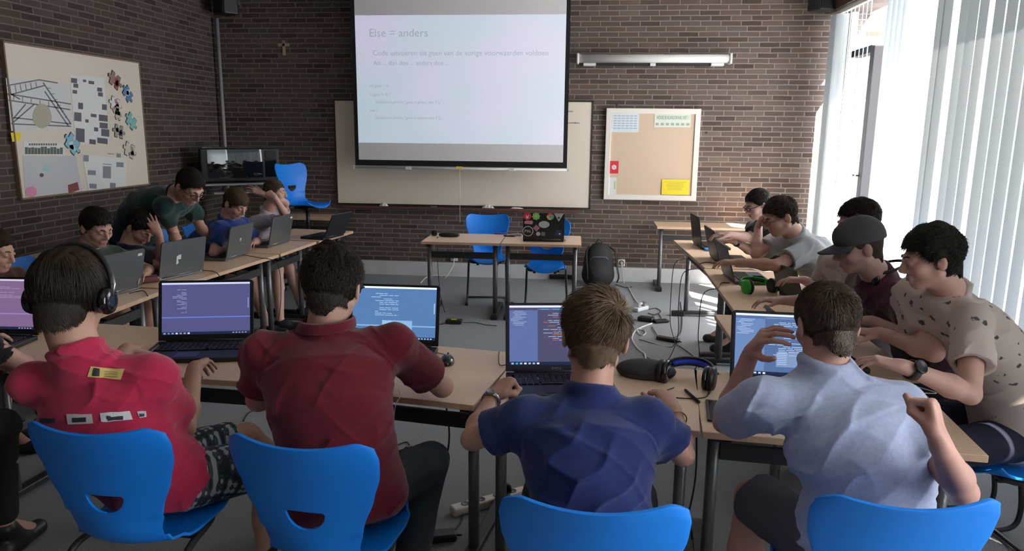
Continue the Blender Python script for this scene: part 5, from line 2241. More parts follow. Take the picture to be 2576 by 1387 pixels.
# headset worn over the hair
hp = bpy.data.objects.new('headset', None)
link(hp)
hp.parent = tG
LG = np.array(tG.location)
band = [PG(.100 * math.cos(a) * 1.06, -.004, .01 + .128 * math.sin(a)) - LG for a in np.linspace(0, PI, 26)]
MB().tube(band, .0085, n=10, flat=1.0).build('headband', MT['black'], hp)
for e in (-1, 1):
    m_ = MB()
    qq = Vector(RG[0] * e).to_track_quat('Z', 'Y').to_matrix()
    m_.lathe([(.034, -.012), (.043, -.006), (.045, .006), (.041, .016), (.030, .021), (.012, .022)], c=PG(e * .094, -.004, -.012) - LG, n=28, rot=qq)
    m_.build('ear_cup', MT['gloss'], hp)
    MB().lathe([(.036, 0), (.040, .004), (.040, .014), (.034, .018)], c=PG(e * .074, -.004, -.012) - LG, n=24, rot=qq).build('ear_pad', MT['black'], hp)
    MB().tube([PG(e * .104, -.004, .06) - LG, PG(e * .112, -.004, .03) - LG, PG(e * .110, -.004, .0) - LG], .005, n=8).build('yoke', MT['chrome'], hp)


def back_patch(t, pxs, D0, m_, name, body='shirt', lift=.004):
    """a printed patch laid on the back of the shirt: sight-line hits on the cloth mesh, so it follows the folds"""
    sh = [c for c in t.children if c.name.startswith(body)][0]
    loc = np.array(t.location)
    rows_ = []
    (x0, y0), (x1, y1), (x2, y2), (x3, y3) = pxs          # corners, clockwise from top left
    nx, ny = 9, 5
    vs = []
    for j in range(ny):
        for i in range(nx):
            u, v = i / (nx - 1), j / (ny - 1)
            px = (x0 * (1 - u) + x1 * u) * (1 - v) + (x3 * (1 - u) + x2 * u) * v
            py = (y0 * (1 - u) + y1 * u) * (1 - v) + (y3 * (1 - u) + y2 * u) * v
            d = ray(px, py)
            d = d / np.linalg.norm(d)
            ok, p, nrm, _ = sh.ray_cast(Vector(EYEP - loc), Vector(d))
            if not ok:
                return None
            vs.append(p + nrm * lift)
    fs = []
    for j in range(ny - 1):
        for i in range(nx - 1):
            a = j * nx + i
            fs.append([a, a + nx, a + nx + 1, a + 1])
    return MB().add(vs, fs, 0, True).build(name, m_, sh)


MUST = mat('mustard_print', (.62, .47, .16), .8)
back_patch(tG, [(228, 922), (314, 930), (305, 956), (220, 948)], 0, MUST, 'printed_label', lift=.003)
back_patch(tG, [(236, 926), (250, 927), (248, 947), (233, 946)], 0, MT['ink'], 'printed_figure', lift=.0045)
for y_ in (934, 940, 946):
    back_patch(tG, [(262, y_), (298, y_ + 3), (298, y_ + 5), (262, y_ + 2)], 0, mat('mustard_ink', (.34, .24, .08), .8), 'printed_line', lift=.0045)
for q_, c in (([(84, 1046), (158, 1050), (156, 1072), (84, 1068)], (.30, .10, .16)), ([(168, 1042), (232, 1042), (236, 1066), (172, 1068)], (.55, .50, .46)), ([(252, 1040), (326, 1034), (334, 1056), (256, 1062)], (.66, .66, .64)), ([(344, 1036), (366, 1034), (368, 1050), (350, 1052)], (.5, .5, .5))):
    back_patch(tG, q_, 0, mat('cassette_print', c, .8), 'printed_label', lift=.003)
    (a, b0), (c_, d0), (e_, f0), (g_, h0) = q_
    w_, hh_ = (c_ - a), (h0 - b0)
    back_patch(tG, [(a + w_ * .25, b0 + hh_ * .35), (a + w_ * .78, b0 + hh_ * .3), (a + w_ * .78, b0 + hh_ * .75), (a + w_ * .25, b0 + hh_ * .8)], 0, MT['ink'], 'printed_window', lift=.0045)

# --- H, maroon polo
S = dict(h=.0045, s=1.09, head=at(838, 722, 2.48), fw=V3(.02, .93, -.30), neck=at(818, 838, 2.46), shL=at(672, 895, 2.46), shR=at(985, 872, 2.50), pel=V3(-.77, 2.19, .575), hd=heading(4),
         shirt=jersey('maroon_pique', (.145, .012, .024)), hairm=DK, strandm=hair_mat((.030, .022, .016)), seed=8, bow=V3(0, -.07, .03), sleeve=.70, flare=.022, ease=.02, build=1.08, arm=1.08,
         pants=mat('dark_denim', (.020, .024, .032), .9, bump=.2, bscale=500), pants_len=1.85, glasses=MT['black'], gl=1.5, tone=(.56, .33, .25), hs=1.02, collar_up=True, collar=.070,
         hair=dict(kind='short', vol=.032, lump=.008, n=8500, length=.046, lift=.50, curl=.75, whorl=(0, -.03, .09), r0=.0013, swirl=.2, gravity=.1, top=1.35))
S['collar_mat'] = S['shirt']
elR = on_z(1112, 972, .81)
S['arms'] = {'R': (elR, reach(1050, 905, elR, .24, True), dict(d=unit(V3(-.75, .6, .05)), back=V3(0, -.1, 1), curl=(.35, .4, .3))),
             'L': (on_z(650, 1005, .82), on_z(650, 1005, .82) + V3(.17, .19, .01), dict(TY, d=unit(V3(.3, .9, 0))))}
S['legs'] = [(V3(-.93, 2.52, .55), V3(-.95, 2.50, .09)), (V3(-.55, 2.48, .55), V3(-.62, 2.34, .09))]
check('H', S)
tH, PH, RH = person('person in a maroon polo shirt with curly dark hair and glasses, seen from behind', S)

# --- I, navy shirt, spiky hair
S = dict(h=.0045, s=1.04, head=at(1497, 850, 2.22), fw=V3(-.06, .92, -.36), neck=at(1486, 998, 2.17), shL=at(1325, 1062, 2.16), shR=at(1624, 1056, 2.17), pel=V3(.045, 1.96, .575), hd=heading(-2), roll=-.10, arm=.92,
         shirt=jersey('navy_jersey', (.018, .030, .125)), hairm=hair_mat((.085, .055, .035)), strandm=hair_mat((.17, .108, .062)), seed=5, bow=V3(0, -.06, .02), sleeve=.66, flare=.024, ease=.02,
         pants=mat('dark_shorts', (.03, .03, .035), .9), tone=(.58, .32, .24), hs=1.08, collar=.068, face=True,
         hair=dict(kind='crop', vol=.024, lump=.005, n=10000, length=.056, lift=.80, whorl=(.022, -.052, .066), comb=(-.35, .2, 0), r0=.0013, swirl=1.1, gravity=.12, top=1.5))
eL, wL = at(1188, 1105, 2.22), at(1240, 998, 2.42)
eR, wR = at(1718, 1145, 2.22), at(1698, 1038, 2.42)
S['arms'] = {'L': (eL, wL, dict(FIST, d=unit(at(1305, 930, float(CA[2] @ (wL - EYEP)) + .10) - wL), back=V3(-.3, -.1, .9))),
             'R': (eR, wR, dict(d=unit(at(1655, 965, float(CA[2] @ (wR - EYEP)) + .10) - wR), back=V3(.25, -.2, .9), curl=(.75, .8, .5), thumb=(.8, .5, .2), spread=.05))}
check('I', S)
tI, PI_, RI = person('person in a navy t-shirt with tousled fair hair, seen from behind in the middle', S)
wristband(tI, *S['arms']['L'][:2], .90, .029, .020, MT['chrome'], face=V3(0, 0, 1), fm=MT['silver'], d=.015)
wristband(tI, *S['arms']['R'][:2], .82, .031, .006, mat('gold', (.75, .42, .18), .25, metal=1), name='bracelet')

# --- J, pale blue shirt
S = dict(h=.0045, s=1.04, head=at(2078, 818, 2.22), fw=V3(-.16, .92, -.32), neck=at(2068, 938, 2.20), shL=at(1922, 1010, 2.18), shR=at(2268, 1030, 2.16), pel=V3(.80, 2.03, .575), hd=heading(-6),
         shirt=jersey('pale_blue_jersey', (.42, .47, .66)), hairm=hair_mat((.045, .030, .022)), strandm=hair_mat((.095, .066, .045)), seed=12, bow=V3(.05, -.05, .02), sleeve=.70, flare=.020, ease=.02, wr=.012,
         pants=mat('grey_shorts', (.085, .085, .105), .9, bump=.2, bscale=400), pants_len=.95, tone=(.55, .30, .24), hs=1.02, collar=.068,
         hair=dict(kind='short', vol=.018, lump=.004, n=9000, length=.034, lift=.50, whorl=(.0, -.06, .07), r0=.0012, swirl=.6, gravity=.2, top=1.35, curl=.2))
elL, wrL = arm2(S['shL'], (1822, 1062), (1890, 885), .30, .27, .79)
elR, wrR = arm2(S['shR'], (2422, 1238), (2362, 1112), .30, .26, .80)
S['hand'] = 1.05
S['arms'] = {'L': (elL, wrL, dict(d=unit(at(1945, 812, 2.24) - wrL), back=V3(-.5, -.2, .6), curl=(.6, .5, .3), spread=.14, thumb=(.55, .6, .35), side=1)),
             'R': (elR, wrR, dict(FIST, d=unit(at(2350, 1045, float(CA[2] @ (wrR - EYEP)) + .02) - wrR), back=V3(.75, -.45, .3), side=-1))}
S['legs'] = [(V3(.58, 2.32, .56), V3(.52, 2.20, .09)), (V3(1.00, 2.36, .55), V3(1.05, 2.30, .09))]
check('J', S)
tJ, PJ, RJ = person('person in a pale blue t-shirt holding a hand to the side of the head', S)

# --- O, beige patterned shirt, profile
dino = bpy.data.materials.new('beige_print_cloth')
nt, N, L, b = nodes(dino)
tc = N.new('ShaderNodeTexCoord')
mp = N.new('ShaderNodeMapping')
mp.inputs['Scale'].default_value = (1, 1, 1.35)
nz = N.new('ShaderNodeTexNoise')
nz.inputs['Scale'].default_value = 26
vo = N.new('ShaderNodeTexVoronoi')
vo.inputs['Scale'].default_value = 15
vo.inputs['Randomness'].default_value = .8
mxv = N.new('ShaderNodeMix')
mxv.data_type = 'VECTOR'
mxv.inputs[0].default_value = .045
L.new(tc.outputs['Object'], mp.inputs[0])
L.new(mp.outputs[0], nz.inputs['Vector'])
L.new(mp.outputs[0], mxv.inputs[4])
L.new(nz.outputs['Color'], mxv.inputs[5])
L.new(mxv.outputs[1], vo.inputs['Vector'])
n2 = N.new('ShaderNodeTexNoise')
n2.inputs['Scale'].default_value = 75
L.new(tc.outputs['Object'], n2.inputs['Vector'])
ad = N.new('ShaderNodeMath')
ad.operation = 'MULTIPLY_ADD'
ad.inputs[1].default_value = .55
L.new(n2.outputs['Fac'], ad.inputs[0])
L.new(vo.outputs['Distance'], ad.inputs[2])
rp = N.new('ShaderNodeValToRGB')
rp.color_ramp.elements[0].position, rp.color_ramp.elements[0].color = .435, (.085, .075, .08, 1)
rp.color_ramp.elements[1].position, rp.color_ramp.elements[1].color = .465, (.52, .43, .39, 1)
L.new(ad.outputs[0], rp.inputs[0])
L.new(rp.outputs[0], b.inputs['Base Color'])
b.inputs['Roughness'].default_value = .9
S = dict(h=.0048, s=1.0, head=at(2342, 650, 2.72), fw=V3(-.96, .10, -.22), neck=at(2396, 745, 2.80), shL=at(2446, 806, 2.64), pel=V3(1.74, 3.00, .575), hd=heading(-96),
         shirt=dino, hairm=hair_mat((.020, .018, .013)), seed=21, bow=V3(.07, 0, .03), sleeve=.62, flare=.026, ease=.022, wr=.009, hem=-.10,
         pants=mat('navy_shorts', (.012, .014, .035), .9), pants_len=.9, tone=(.56, .32, .26), hs=1.0,
         hair=dict(kind='short', vol=.026, lump=.006, n=6500, length=.048, lift=.55, curl=.85, whorl=(0, -.05, .08), comb=(0, .7, .1), r0=.0014, swirl=.2, gravity=.0, top=1.3))
S['shR'] = S['shL'] + V3(-.06, .35, .01)
eL, wL = arm2(S['shL'], (2440, 992), (2272, 922), .31, .27, .80)
eR, wR = arm2(S['shR'], (2350, 888), (2215, 838), .30, .26, .80)
S['arms'] = {'L': (eL, wL, dict(TY, d=unit(at(2170, 898, float(CA[2] @ (wL - EYEP)) + .06) - wL))),
             'R': (eR, wR, dict(TY, d=unit(V3(-.9, .35, -.05))))}
check('O', S)
tO, PO, RO = person('person in a beige patterned t-shirt with curly hair, in profile by the blinds', S)
wristband(tO, *S['arms']['L'][:2], .86, .031, .026, mat('watch_leather', (.03, .022, .02), .5), face=V3(-.2, -.7, .7), fm=mat('watch_metal', (.05, .05, .05), .3, metal=.8), d=.024)

# --- N, cap and maroon shirt
S = dict(h=.0055, s=1.0, head=at(2160, 622, 3.25), fw=V3(-.97, -.02, -.24), neck=at(2208, 694, 3.34), shL=at(2268, 762, 3.22), pel=V3(1.70, 3.62, .575), hd=heading(-94),
         shirt=jersey('dark_maroon_jersey', (.075, .022, .032)), hairm=hair_mat((.055, .04, .03)), seed=22, bow=V3(.06, 0, .03), sleeve=.70, flare=.022, ease=.024, hem=-.08,
         pants=mat('black_trousers', (.015, .015, .018), .9), pants_len=1.8, tone=(.50, .30, .26), hs=1.0,
         hair=dict(kind='short', vol=.006, lump=.001))
S['shR'] = S['shL'] + V3(-.05, .35, .01)
eL, wL = arm2(S['shL'], (2318, 868), (2195, 808), .30, .26, .80)
eR = S['shR'] + V3(-.08, .02, -.25)
wR = eR + V3(-.20, -.13, .03)
S['arms'] = {'L': (eL, wL, dict(TY, d=unit(V3(-.95, .2, 0)))), 'R': (eR, wR, dict(TY, d=unit(V3(-.95, .1, 0))))}
check('N', S)
tN, PN, RN = person('person in a grey baseball cap and dark maroon t-shirt, in profile', S)
LN = np.array(tN.location)
capm = mat('cap_cloth', (.060, .058, .066), .85, bump=.2, bscale=500)
f = Field(PN(0, 0, .05) - .17, PN(0, 0, .05) + .17, .005)
f.ell(PN(0, -.014, .040), V3(.088, .108, .102), RN, k=0)
f.ell(PN(0, .050, .060), V3(.060, .050, .050), RN, k=.03)
f.half(PN(0, .0, .026), -RN[2] * 1.0)
cp_ = f.build('cap', capm, tN)
vs, fs = [], []
for j in range(9):
    v = j / 8
    for i in range(15):
        u = -1 + 2 * i / 14
        an = u * 1.12
        ext = .088 * math.cos(u * 1.38) ** .55
        vs.append(Vector(PN(.086 * math.sin(an) * (1 - .12 * v), -.014 + .104 * math.cos(an) + ext * v, .030 - .016 * u * u * v - .018 * v) - LN))
for j in range(8):
    for i in range(14):
        q_ = j * 15 + i
        fs.append([q_, q_ + 1, q_ + 16, q_ + 15])
vz = MB().add(vs, fs, 0, True).build('visor', capm, cp_)
so = vz.modifiers.new('s', 'SOLIDIFY')
so.thickness = .006
MB().ball(PN(0, -.014, .143) - LN, .008, n=10).build('button', capm, cp_)
# headset hanging round the neck
nkc = S['neck']
m_ = MB()
ring = [nkc - LN + V3(.078 * math.cos(a) + .03, .082 * math.sin(a), .040 + .03 * math.cos(a)) for a in np.linspace(-2.3, 2.3, 26)]
m_.tube(ring, .007, n=8)
hs_ = m_.build('neck_headset', MT['black'], tN)
for a in (-2.3, 2.3):
    MB().ball(nkc - LN + V3(.078 * math.cos(a) + .02, .080 * math.sin(a), -.005), (.018, .030, .034), n=16).build('ear_cup', MT['gloss'], hs_)

# --- M, behind the cap
S = dict(h=.007, s=1.0, head=at(2158, 560, 3.85), fw=V3(-.96, -.05, -.25), neck=at(2168, 636, 3.98), shL=at(2165, 690, 3.80), pel=V3(1.70, 4.25, .575), hd=heading(-90),
         shirt=jersey('pale_print_jersey', (.42, .34, .32)), hairm=DK, seed=23, bow=V3(.06, 0, .03), sleeve=.70, ease=.02,
         pants=mat('dark_trousers', (.02, .02, .022), .9), pants_len=1.8, tone=(.50, .30, .26), hs=1.02,
         hair=dict(kind='short', vol=.026, lump=.006, n=1500, length=.04, lift=.5, curl=.6, r0=.0018))
S['shR'] = S['shL'] + V3(-.04, .34, .01)
eL, wL = arm2(S['shL'], (2105, 765), (2025, 705), .28, .25, .80)
eR = S['shR'] + V3(-.08, .05, -.25)
wR = eR + V3(-.20, -.13, .03)
S['arms'] = {'L': (eL, wL, dict(TY, d=unit(V3(-.95, .2, 0)))), 'R': (eR, wR, dict(TY, d=unit(V3(-.95, .1, 0))))}
check('M', S)
tM, _, _ = person('person in a pale printed t-shirt mostly hidden behind the one with the cap', S)

# --- L, light grey tee, hand at the glasses
S = dict(h=.0055, s=1.02, head=at(1962, 545, 4.72), fw=V3(-.90, -.18, -.40), neck=at(2004, 594, 4.78), shL=at(2040, 628, 4.66), pel=V3(1.66, 4.98, .575), hd=heading(-94),
         shirt=jersey('light_grey_jersey', (.40, .42, .44)), hairm=hair_mat((.045, .028, .020)), seed=24, bow=V3(.07, -.02, .04), sleeve=.66, ease=.024, flare=.024, hem=-.08,
         pants=mat('dark_shorts2', (.03, .03, .035), .9), pants_len=.9, tone=(.52, .30, .23), hs=1.05, glasses=mat('red_glasses', (.20, .03, .04), .4), gl=1.2,
         hair=dict(kind='short', vol=.022, lump=.005, n=2200, length=.035, lift=.6, curl=.5, r0=.0016))
S['shR'] = S['shL'] + V3(-.10, .34, .02)
elR = reach(1903, 640, S['shR'], .28, False)
wL = on_z(1893, 672, .82)
wrR = reach(1908, 568, elR, .24, True)
S['arms'] = {'L': (reach(1950, 668, S['shL'], .28, False), None, dict(TY, d=unit(V3(-.95, .2, 0)))),
             'R': (elR, wrR, dict(d=unit(at(1925, 535, 4.75) - wrR), back=V3(-.5, -.3, .2), curl=(.9, .8, .4), side=-1))}
a_ = S['arms']['L']
S['arms']['L'] = (a_[0], a_[0] + unit(V3(-.75, .60, -.05)) * .25, a_[2])
check('L', S)
tL, _, _ = person('person in a light grey t-shirt raising one hand to the glasses', S)

# --- K, by the back wall
S = dict(h=.0065, s=1.0, head=at(1906, 515, 5.75), fw=V3(-.90, -.25, -.36), neck=at(1930, 560, 5.86), shL=at(1940, 592, 5.72), pel=V3(1.60, 6.05, .575), hd=heading(-92),
         shirt=jersey('black_jersey', (.022, .022, .028)), hairm=DK, seed=25, bow=V3(.06, 0, .03), sleeve=.6, ease=.022,
         pants=mat('dark_trousers2', (.02, .02, .022), .9), pants_len=1.8, tone=(.56, .34, .28), hs=1.0, glasses=MT['black'], gl=1.6,
         hair=dict(kind='short', vol=.020, lump=.005, n=1500, length=.03, lift=.3, r0=.0018))
S['shR'] = S['shL'] + V3(-.06, .34, .01)
eL, wL = arm2(S['shL'], (1898, 636), (1846, 607), .28, .26, .80)
eR, wR = arm2(S['shR'], (1890, 600), (1835, 590), .28, .26, .80)
S['arms'] = {'L': (eL, wL, dict(TY, d=unit(V3(-.9, .3, 0)))), 'R': (eR, wR, dict(TY, d=unit(V3(-.95, .0, 0))))}
check('K', S)
tK, _, _ = person('person in black with dark framed glasses, farthest on the window side', S)
wristband(tK, *S['arms']['L'][:2], .86, .029, .022, MT['black'], face=V3(-.3, -.8, .5), fm=MT['silver'], d=.018)

# ------------------------------------------------------------------ the dark side
GP = 'people along the dark wall'
# A, only the face at the picture edge
S = dict(h=.0065, s=1.0, head=at(-14, 632, 3.95), fw=V3(.93, .10, -.25), neck=at(-75, 700, 4.0), shR=at(-95, 735, 3.85), pel=V3(-3.50, 3.60, .575), hd=heading(90),
         shirt=jersey('dark_red_jersey', (.06, .02, .02)), hairm=BR, seed=31, bow=V3(-.06, 0, .03), pants=MT['carpet'], tone=(.50, .28, .21), hair=dict(kind='short', vol=.016))
S['shL'] = S['shR'] + V3(0, .35, 0)
S['arms'] = {'R': (S['shR'] + V3(.16, -.02, -.22), S['shR'] + V3(.38, .08, -.24), dict(TY)), 'L': (S['shL'] + V3(.16, .02, -.22), S['shL'] + V3(.38, .0, -.24), dict(TY))}
S['pants'] = mat('dark_trousers3', (.02, .02, .022), .9)
person('person whose face just enters the picture at its dark edge', S)
# B
S = dict(h=.0055, s=1.0, head=at(243, 572, 4.64), fw=V3(.88, -.30, -.38), neck=at(216, 634, 4.68), shR=at(172, 668, 4.50), pel=V3(-3.50, 4.32, .575), hd=heading(92),
         shirt=jersey('dark_green_jersey', (.035, .055, .035)), hairm=DK, seed=32, bow=V3(-.06, 0, .03), tone=(.50, .29, .22), hs=1.04,
         pants=mat('dark_trousers4', (.02, .02, .03), .9), hair=dict(kind='short', vol=.022, lump=.004, n=1500, length=.035, lift=.3, r0=.0018))
S['shL'] = S['shR'] + V3(.06, .35, 0)
wL = on_z(350, 660, .80)
S['arms'] = {'R': (S['shR'] + V3(.10, -.18, -.10), S['shR'] + V3(.24, .0, -.09), dict(TY, d=unit(V3(.3, .9, -.1)))), 'L': (S['shL'] + V3(.14, .14, -.11), S['shL'] + V3(.26, -.06, -.09), dict(TY, d=unit(V3(.1, -.9, 0))))}
check('B', S)
person('dark haired boy in a dark green shirt looking down at a grey laptop', S)
# C, holding his head
S = dict(h=.0055, s=1.0, head=at(352, 572, 5.12), fw=V3(.72, -.15, -.66), neck=at(318, 628, 5.14), shR=at(318, 662, 5.00), pel=V3(-3.48, 4.90, .575), hd=heading(90),
         shirt=jersey('dark_navy_jersey', (.012, .014, .035)), hairm=DK, seed=33, bow=V3(-.06, 0, .03), tone=(.52, .28, .21), hs=1.02,
         pants=mat('dark_trousers5', (.02, .02, .03), .9), hair=dict(kind='short', vol=.022, lump=.004, n=1500, length=.035, lift=.3, r0=.0018))
S['shL'] = S['shR'] + V3(.06, .34, 0)
elR = on_z(410, 668, .80)
wrR = reach(400, 590, elR, .23, False)
S['arms'] = {'R': (elR, wrR, dict(d=unit(at(366, 530, 5.05) - wrR), back=V3(.6, -.75, .1), curl=(.25, .3, .25), spread=.20, side=-1)),
             'L': (S['shL'] + V3(.10, .16, -.08), S['shL'] + V3(.08, -.06, -.06), dict(TY, d=unit(V3(-.2, -.9, 0))))}
check('C', S)
person('boy in dark navy with one hand spread over the side of his bowed head', S)
# D, standing and leaning over
hipsD = V3(-3.28, 5.62, .93)
S = dict(h=.0055, s=1.04, head=at(478, 470, 5.15), fw=V3(.72, -.30, -.62), neck=at(438, 488, 5.28), shR=at(412, 520, 5.15), shL=at(470, 505, 5.48), pel=at(335, 590, 5.64), hd=unit(V3(.75, -.55, 0)),
         shirt=jersey('dark_teal_jersey', (.010, .040, .035)), hairm=DK, seed=34, bow=V3(-.05, .0, .09), tone=(.50, .28, .21), hs=1.02, glasses=MT['black'], gl=1.6, sleeve=.60, hem=-.10,
         pants=mat('black_trousers6', (.012, .012, .014), .9), pants_len=1.9, hair=dict(kind='short', vol=.020, lump=.004, n=1500, length=.03, lift=.3, r0=.0018))
wR, wL = on_z(452, 640, .80), on_z(520, 618, .80)
elL = reach(500, 562, S['shL'], .30, False)
eR, wR = arm2(S['shR'], (436, 585), (452, 640), .30, .26, .80)
eL, wL = arm2(S['shL'], (500, 562), (528, 612), .30, .27, .80)
S['arms'] = {'R': (eR, wR, dict(TY)), 'L': (eL, wL, dict(TY, d=unit(V3(.6, .2, -.3))))}
pD = S['pel']
S['legs'] = [(pD + V3(.02, .10, -.42), pD + V3(-.02, .12, -pD[2] + .09)), (pD + V3(.04, -.10, -.42), pD + V3(.0, -.12, -pD[2] + .09))]
check('D', S)
person('standing person with glasses and dark hair leaning over the seated boys', S)
# E
S = dict(h=.0055, s=.96, head=at(593, 512, 5.98), fw=V3(.80, -.25, -.55), neck=at(568, 556, 6.05), shR=at(548, 578, 5.92), pel=V3(-3.38, 5.79, .56), hd=heading(90),
         shirt=jersey('royal_blue_jersey', (.012, .040, .20)), hairm=hair_mat((.060, .038, .022)), seed=35, bow=V3(-.06, 0, .03), tone=(.52, .30, .23), hs=1.08, sleeve=.75,
         pants=mat('dark_shorts7', (.03, .035, .05), .9), pants_len=.85, hair=dict(kind='bowl', vol=.022, lump=.003, n=1800, length=.05, lift=.1, r0=.0018, gravity=.3))
S['shL'] = S['shR'] + V3(.06, .32, 0)
S['arms'] = {'R': (S['shR'] + V3(.04, -.17, -.16), S['shR'] + V3(.12, .02, -.14), dict(TY, d=unit(V3(.2, .9, 0)))), 'L': (S['shL'] + V3(.04, .17, -.16), S['shL'] + V3(.10, -.02, -.14), dict(TY, d=unit(V3(.1, -.9, 0))))}
S['legs'] = [(V3(-2.80, 5.78, .52), V3(-2.72, 5.86, .09)), (V3(-2.78, 5.55, .53), V3(-2.70, 5.45, .09))]
check('E', S)
person('fair haired boy in a royal blue jersey with his head bent over a laptop', S)
# F
S = dict(h=.0055, s=.96, head=at(692, 484, 6.72), fw=V3(.93, .12, -.05), neck=at(672, 536, 6.78), shR=at(652, 560, 6.66), pel=V3(-3.28, 6.36, .56), hd=heading(80),
         shirt=jersey('white_jersey', (.46, .44, .50)), hairm=hair_mat((.080, .052, .034)), seed=36, bow=V3(-.05, 0, .02), tone=(.56, .34, .27), hs=1.02, sleeve=.6,
         pants=mat('dark_shorts8', (.03, .035, .06), .9), pants_len=.85, hair=dict(kind='short', vol=.016, lump=.003, n=1800, length=.03, lift=.2, r0=.0018))
S['shL'] = S['shR'] + V3(.08, .31, 0)
elR = reach(722, 548, S['shR'], .27, False)
wrR = reach(692, 497, elR, .23, False)
elL = reach(718, 512, S['shL'], .26, False)
wrL = reach(660, 487, elL, .22, False)
S['arms'] = {'R': (elR, wrR, dict(FIST, d=unit(V3(-.8, .1, .5)), back=V3(.3, -.8, .4))), 'L': (elL, wrL, dict(d=unit(V3(-.9, -.15, .35)), back=V3(0, -.7, .6), curl=(.3, .3, .2), spread=.2))}
S['legs'] = [(V3(-2.72, 6.40, .50), V3(-2.66, 6.50, .09)), (V3(-2.74, 6.18, .52), V3(-2.68, 6.05, .09))]
check('F', S)
person('boy in a white t-shirt twisting with both arms raised beside his face', S)
# neighbour beyond the frame whose forearm lies on the front table
S = dict(h=.007, s=1.0, head=V3(-2.72, 2.10, 1.22), fw=V3(.05, .95, -.3), neck=V3(-2.72, 2.03, 1.08), shL=V3(-2.92, 2.08, 1.00), shR=V3(-2.52, 2.08, 1.00), pel=V3(-2.72, 2.06, .575), hd=heading(0),
         shirt=jersey('black_jersey9', (.012, .012, .014)), hairm=DK, seed=37, bow=V3(0, -.05, .02), tone=(.52, .30, .23), pants=mat('dark_trousers9', (.015, .015, .018), .9), pants_len=1.9, hair=dict(kind='short', vol=.018))
elR = on_z(62, 918, .80)
S['arms'] = {'R': (elR, on_z(-40, 900, .81), dict(TY, d=unit(V3(-.5, .8, 0)))), 'L': (S['shL'] + V3(-.08, .20, -.18), S['shL'] + V3(.0, .42, -.16), dict(TY))}
S['shR'] = elR + V3(-.05, -.20, .18)
S['neck'] = S['shR'] + V3(-.19, -.02, .08)
S['shL'] = S['shR'] + V3(-.38, 0, 0)
S['head'] = S['neck'] + V3(0, .05, .17)
S['arms']['L'] = (S['shL'] + V3(-.08, .20, -.18), S['shL'] + V3(.0, .42, -.16), dict(TY))
S['pel'] = V3(S['neck'][0], 2.16, .575)
check('X', S)
person('person in black outside the picture edge whose bare forearm lies on the front table', S)
chair(float(S['pel'][0]), 2.10, 0, 'blue plastic chair of the person outside the picture edge')
# ================================================================== SMALL THINGS
def P3(px, py, z=.741):
    return tuple(float(v) for v in on_z(px, py, z))


def wire(name, pts, r, m_, label, cat='cable', n=7, sm=6, group=None):
    o = MB().tube(spline(pts, sm), r, n=n).build(name, m_)
    return tag(o, label, cat, group)


# mouse
p = P3(1125, 914)
t = thing('computer_mouse', 'black computer mouse alone on the front table', 'mouse', p, .05)
f = Field(V3(-.05, -.07, -.005), V3(.05, .07, .05), .0025)
f.ell((0, 0, .004), V3(.032, .055, .034), k=0)
f.half((0, 0, .001), V3(0, 0, -1))
f.ell((0, .05, .05), V3(.002, .05, .02), k=0, op='s')
V_, Q_ = f.mesh()
o = bpy.data.objects.new('shell', np_mesh('shell', V_, Q_, MT['gloss']))
link(o)
o.parent = t
MB().lathe([(.007, -.003), (.008, 0), (.007, .003)], c=(0, .030, .033), rot=Matrix.Rotation(PI / 2, 3, 'Y')).build('wheel', MT['rubber'], t)
wire('mouse_cable', [(p[0], p[1] + .052, .752), (p[0] - .01, p[1] + .09, .746), (p[0] - .06, p[1] + .13, .744), (p[0] - .12, p[1] + .15, .744)], .0018, MT['rubber'], 'thin black cable running from the mouse to the laptop')

# dark oval case
p = P3(1625, 950)
t = thing('headphone_case', 'dark grey oval case lying on the table beyond the headset', 'case', (p[0], p[1] + .02, p[2]), -.15)
f = Field(V3(-.15, -.10, -.005), V3(.15, .10, .09), .004)
f.ell((0, 0, .026), V3(.125, .072, .046), k=0)
f.half((0, 0, .001), V3(0, 0, -1))
V_, Q_ = f.mesh()
o = bpy.data.objects.new('shell', np_mesh('shell', V_, Q_, mat('case_cloth', (.045, .042, .045), .8, bump=.4, bscale=500)))
link(o)
o.parent = t
MB().tube([(.124 * math.cos(a), .071 * math.sin(a), .026) for a in np.linspace(0, 2 * PI, 40)[:-1]], .0028, n=6, closed=True).build('zip', MT['black'], t)


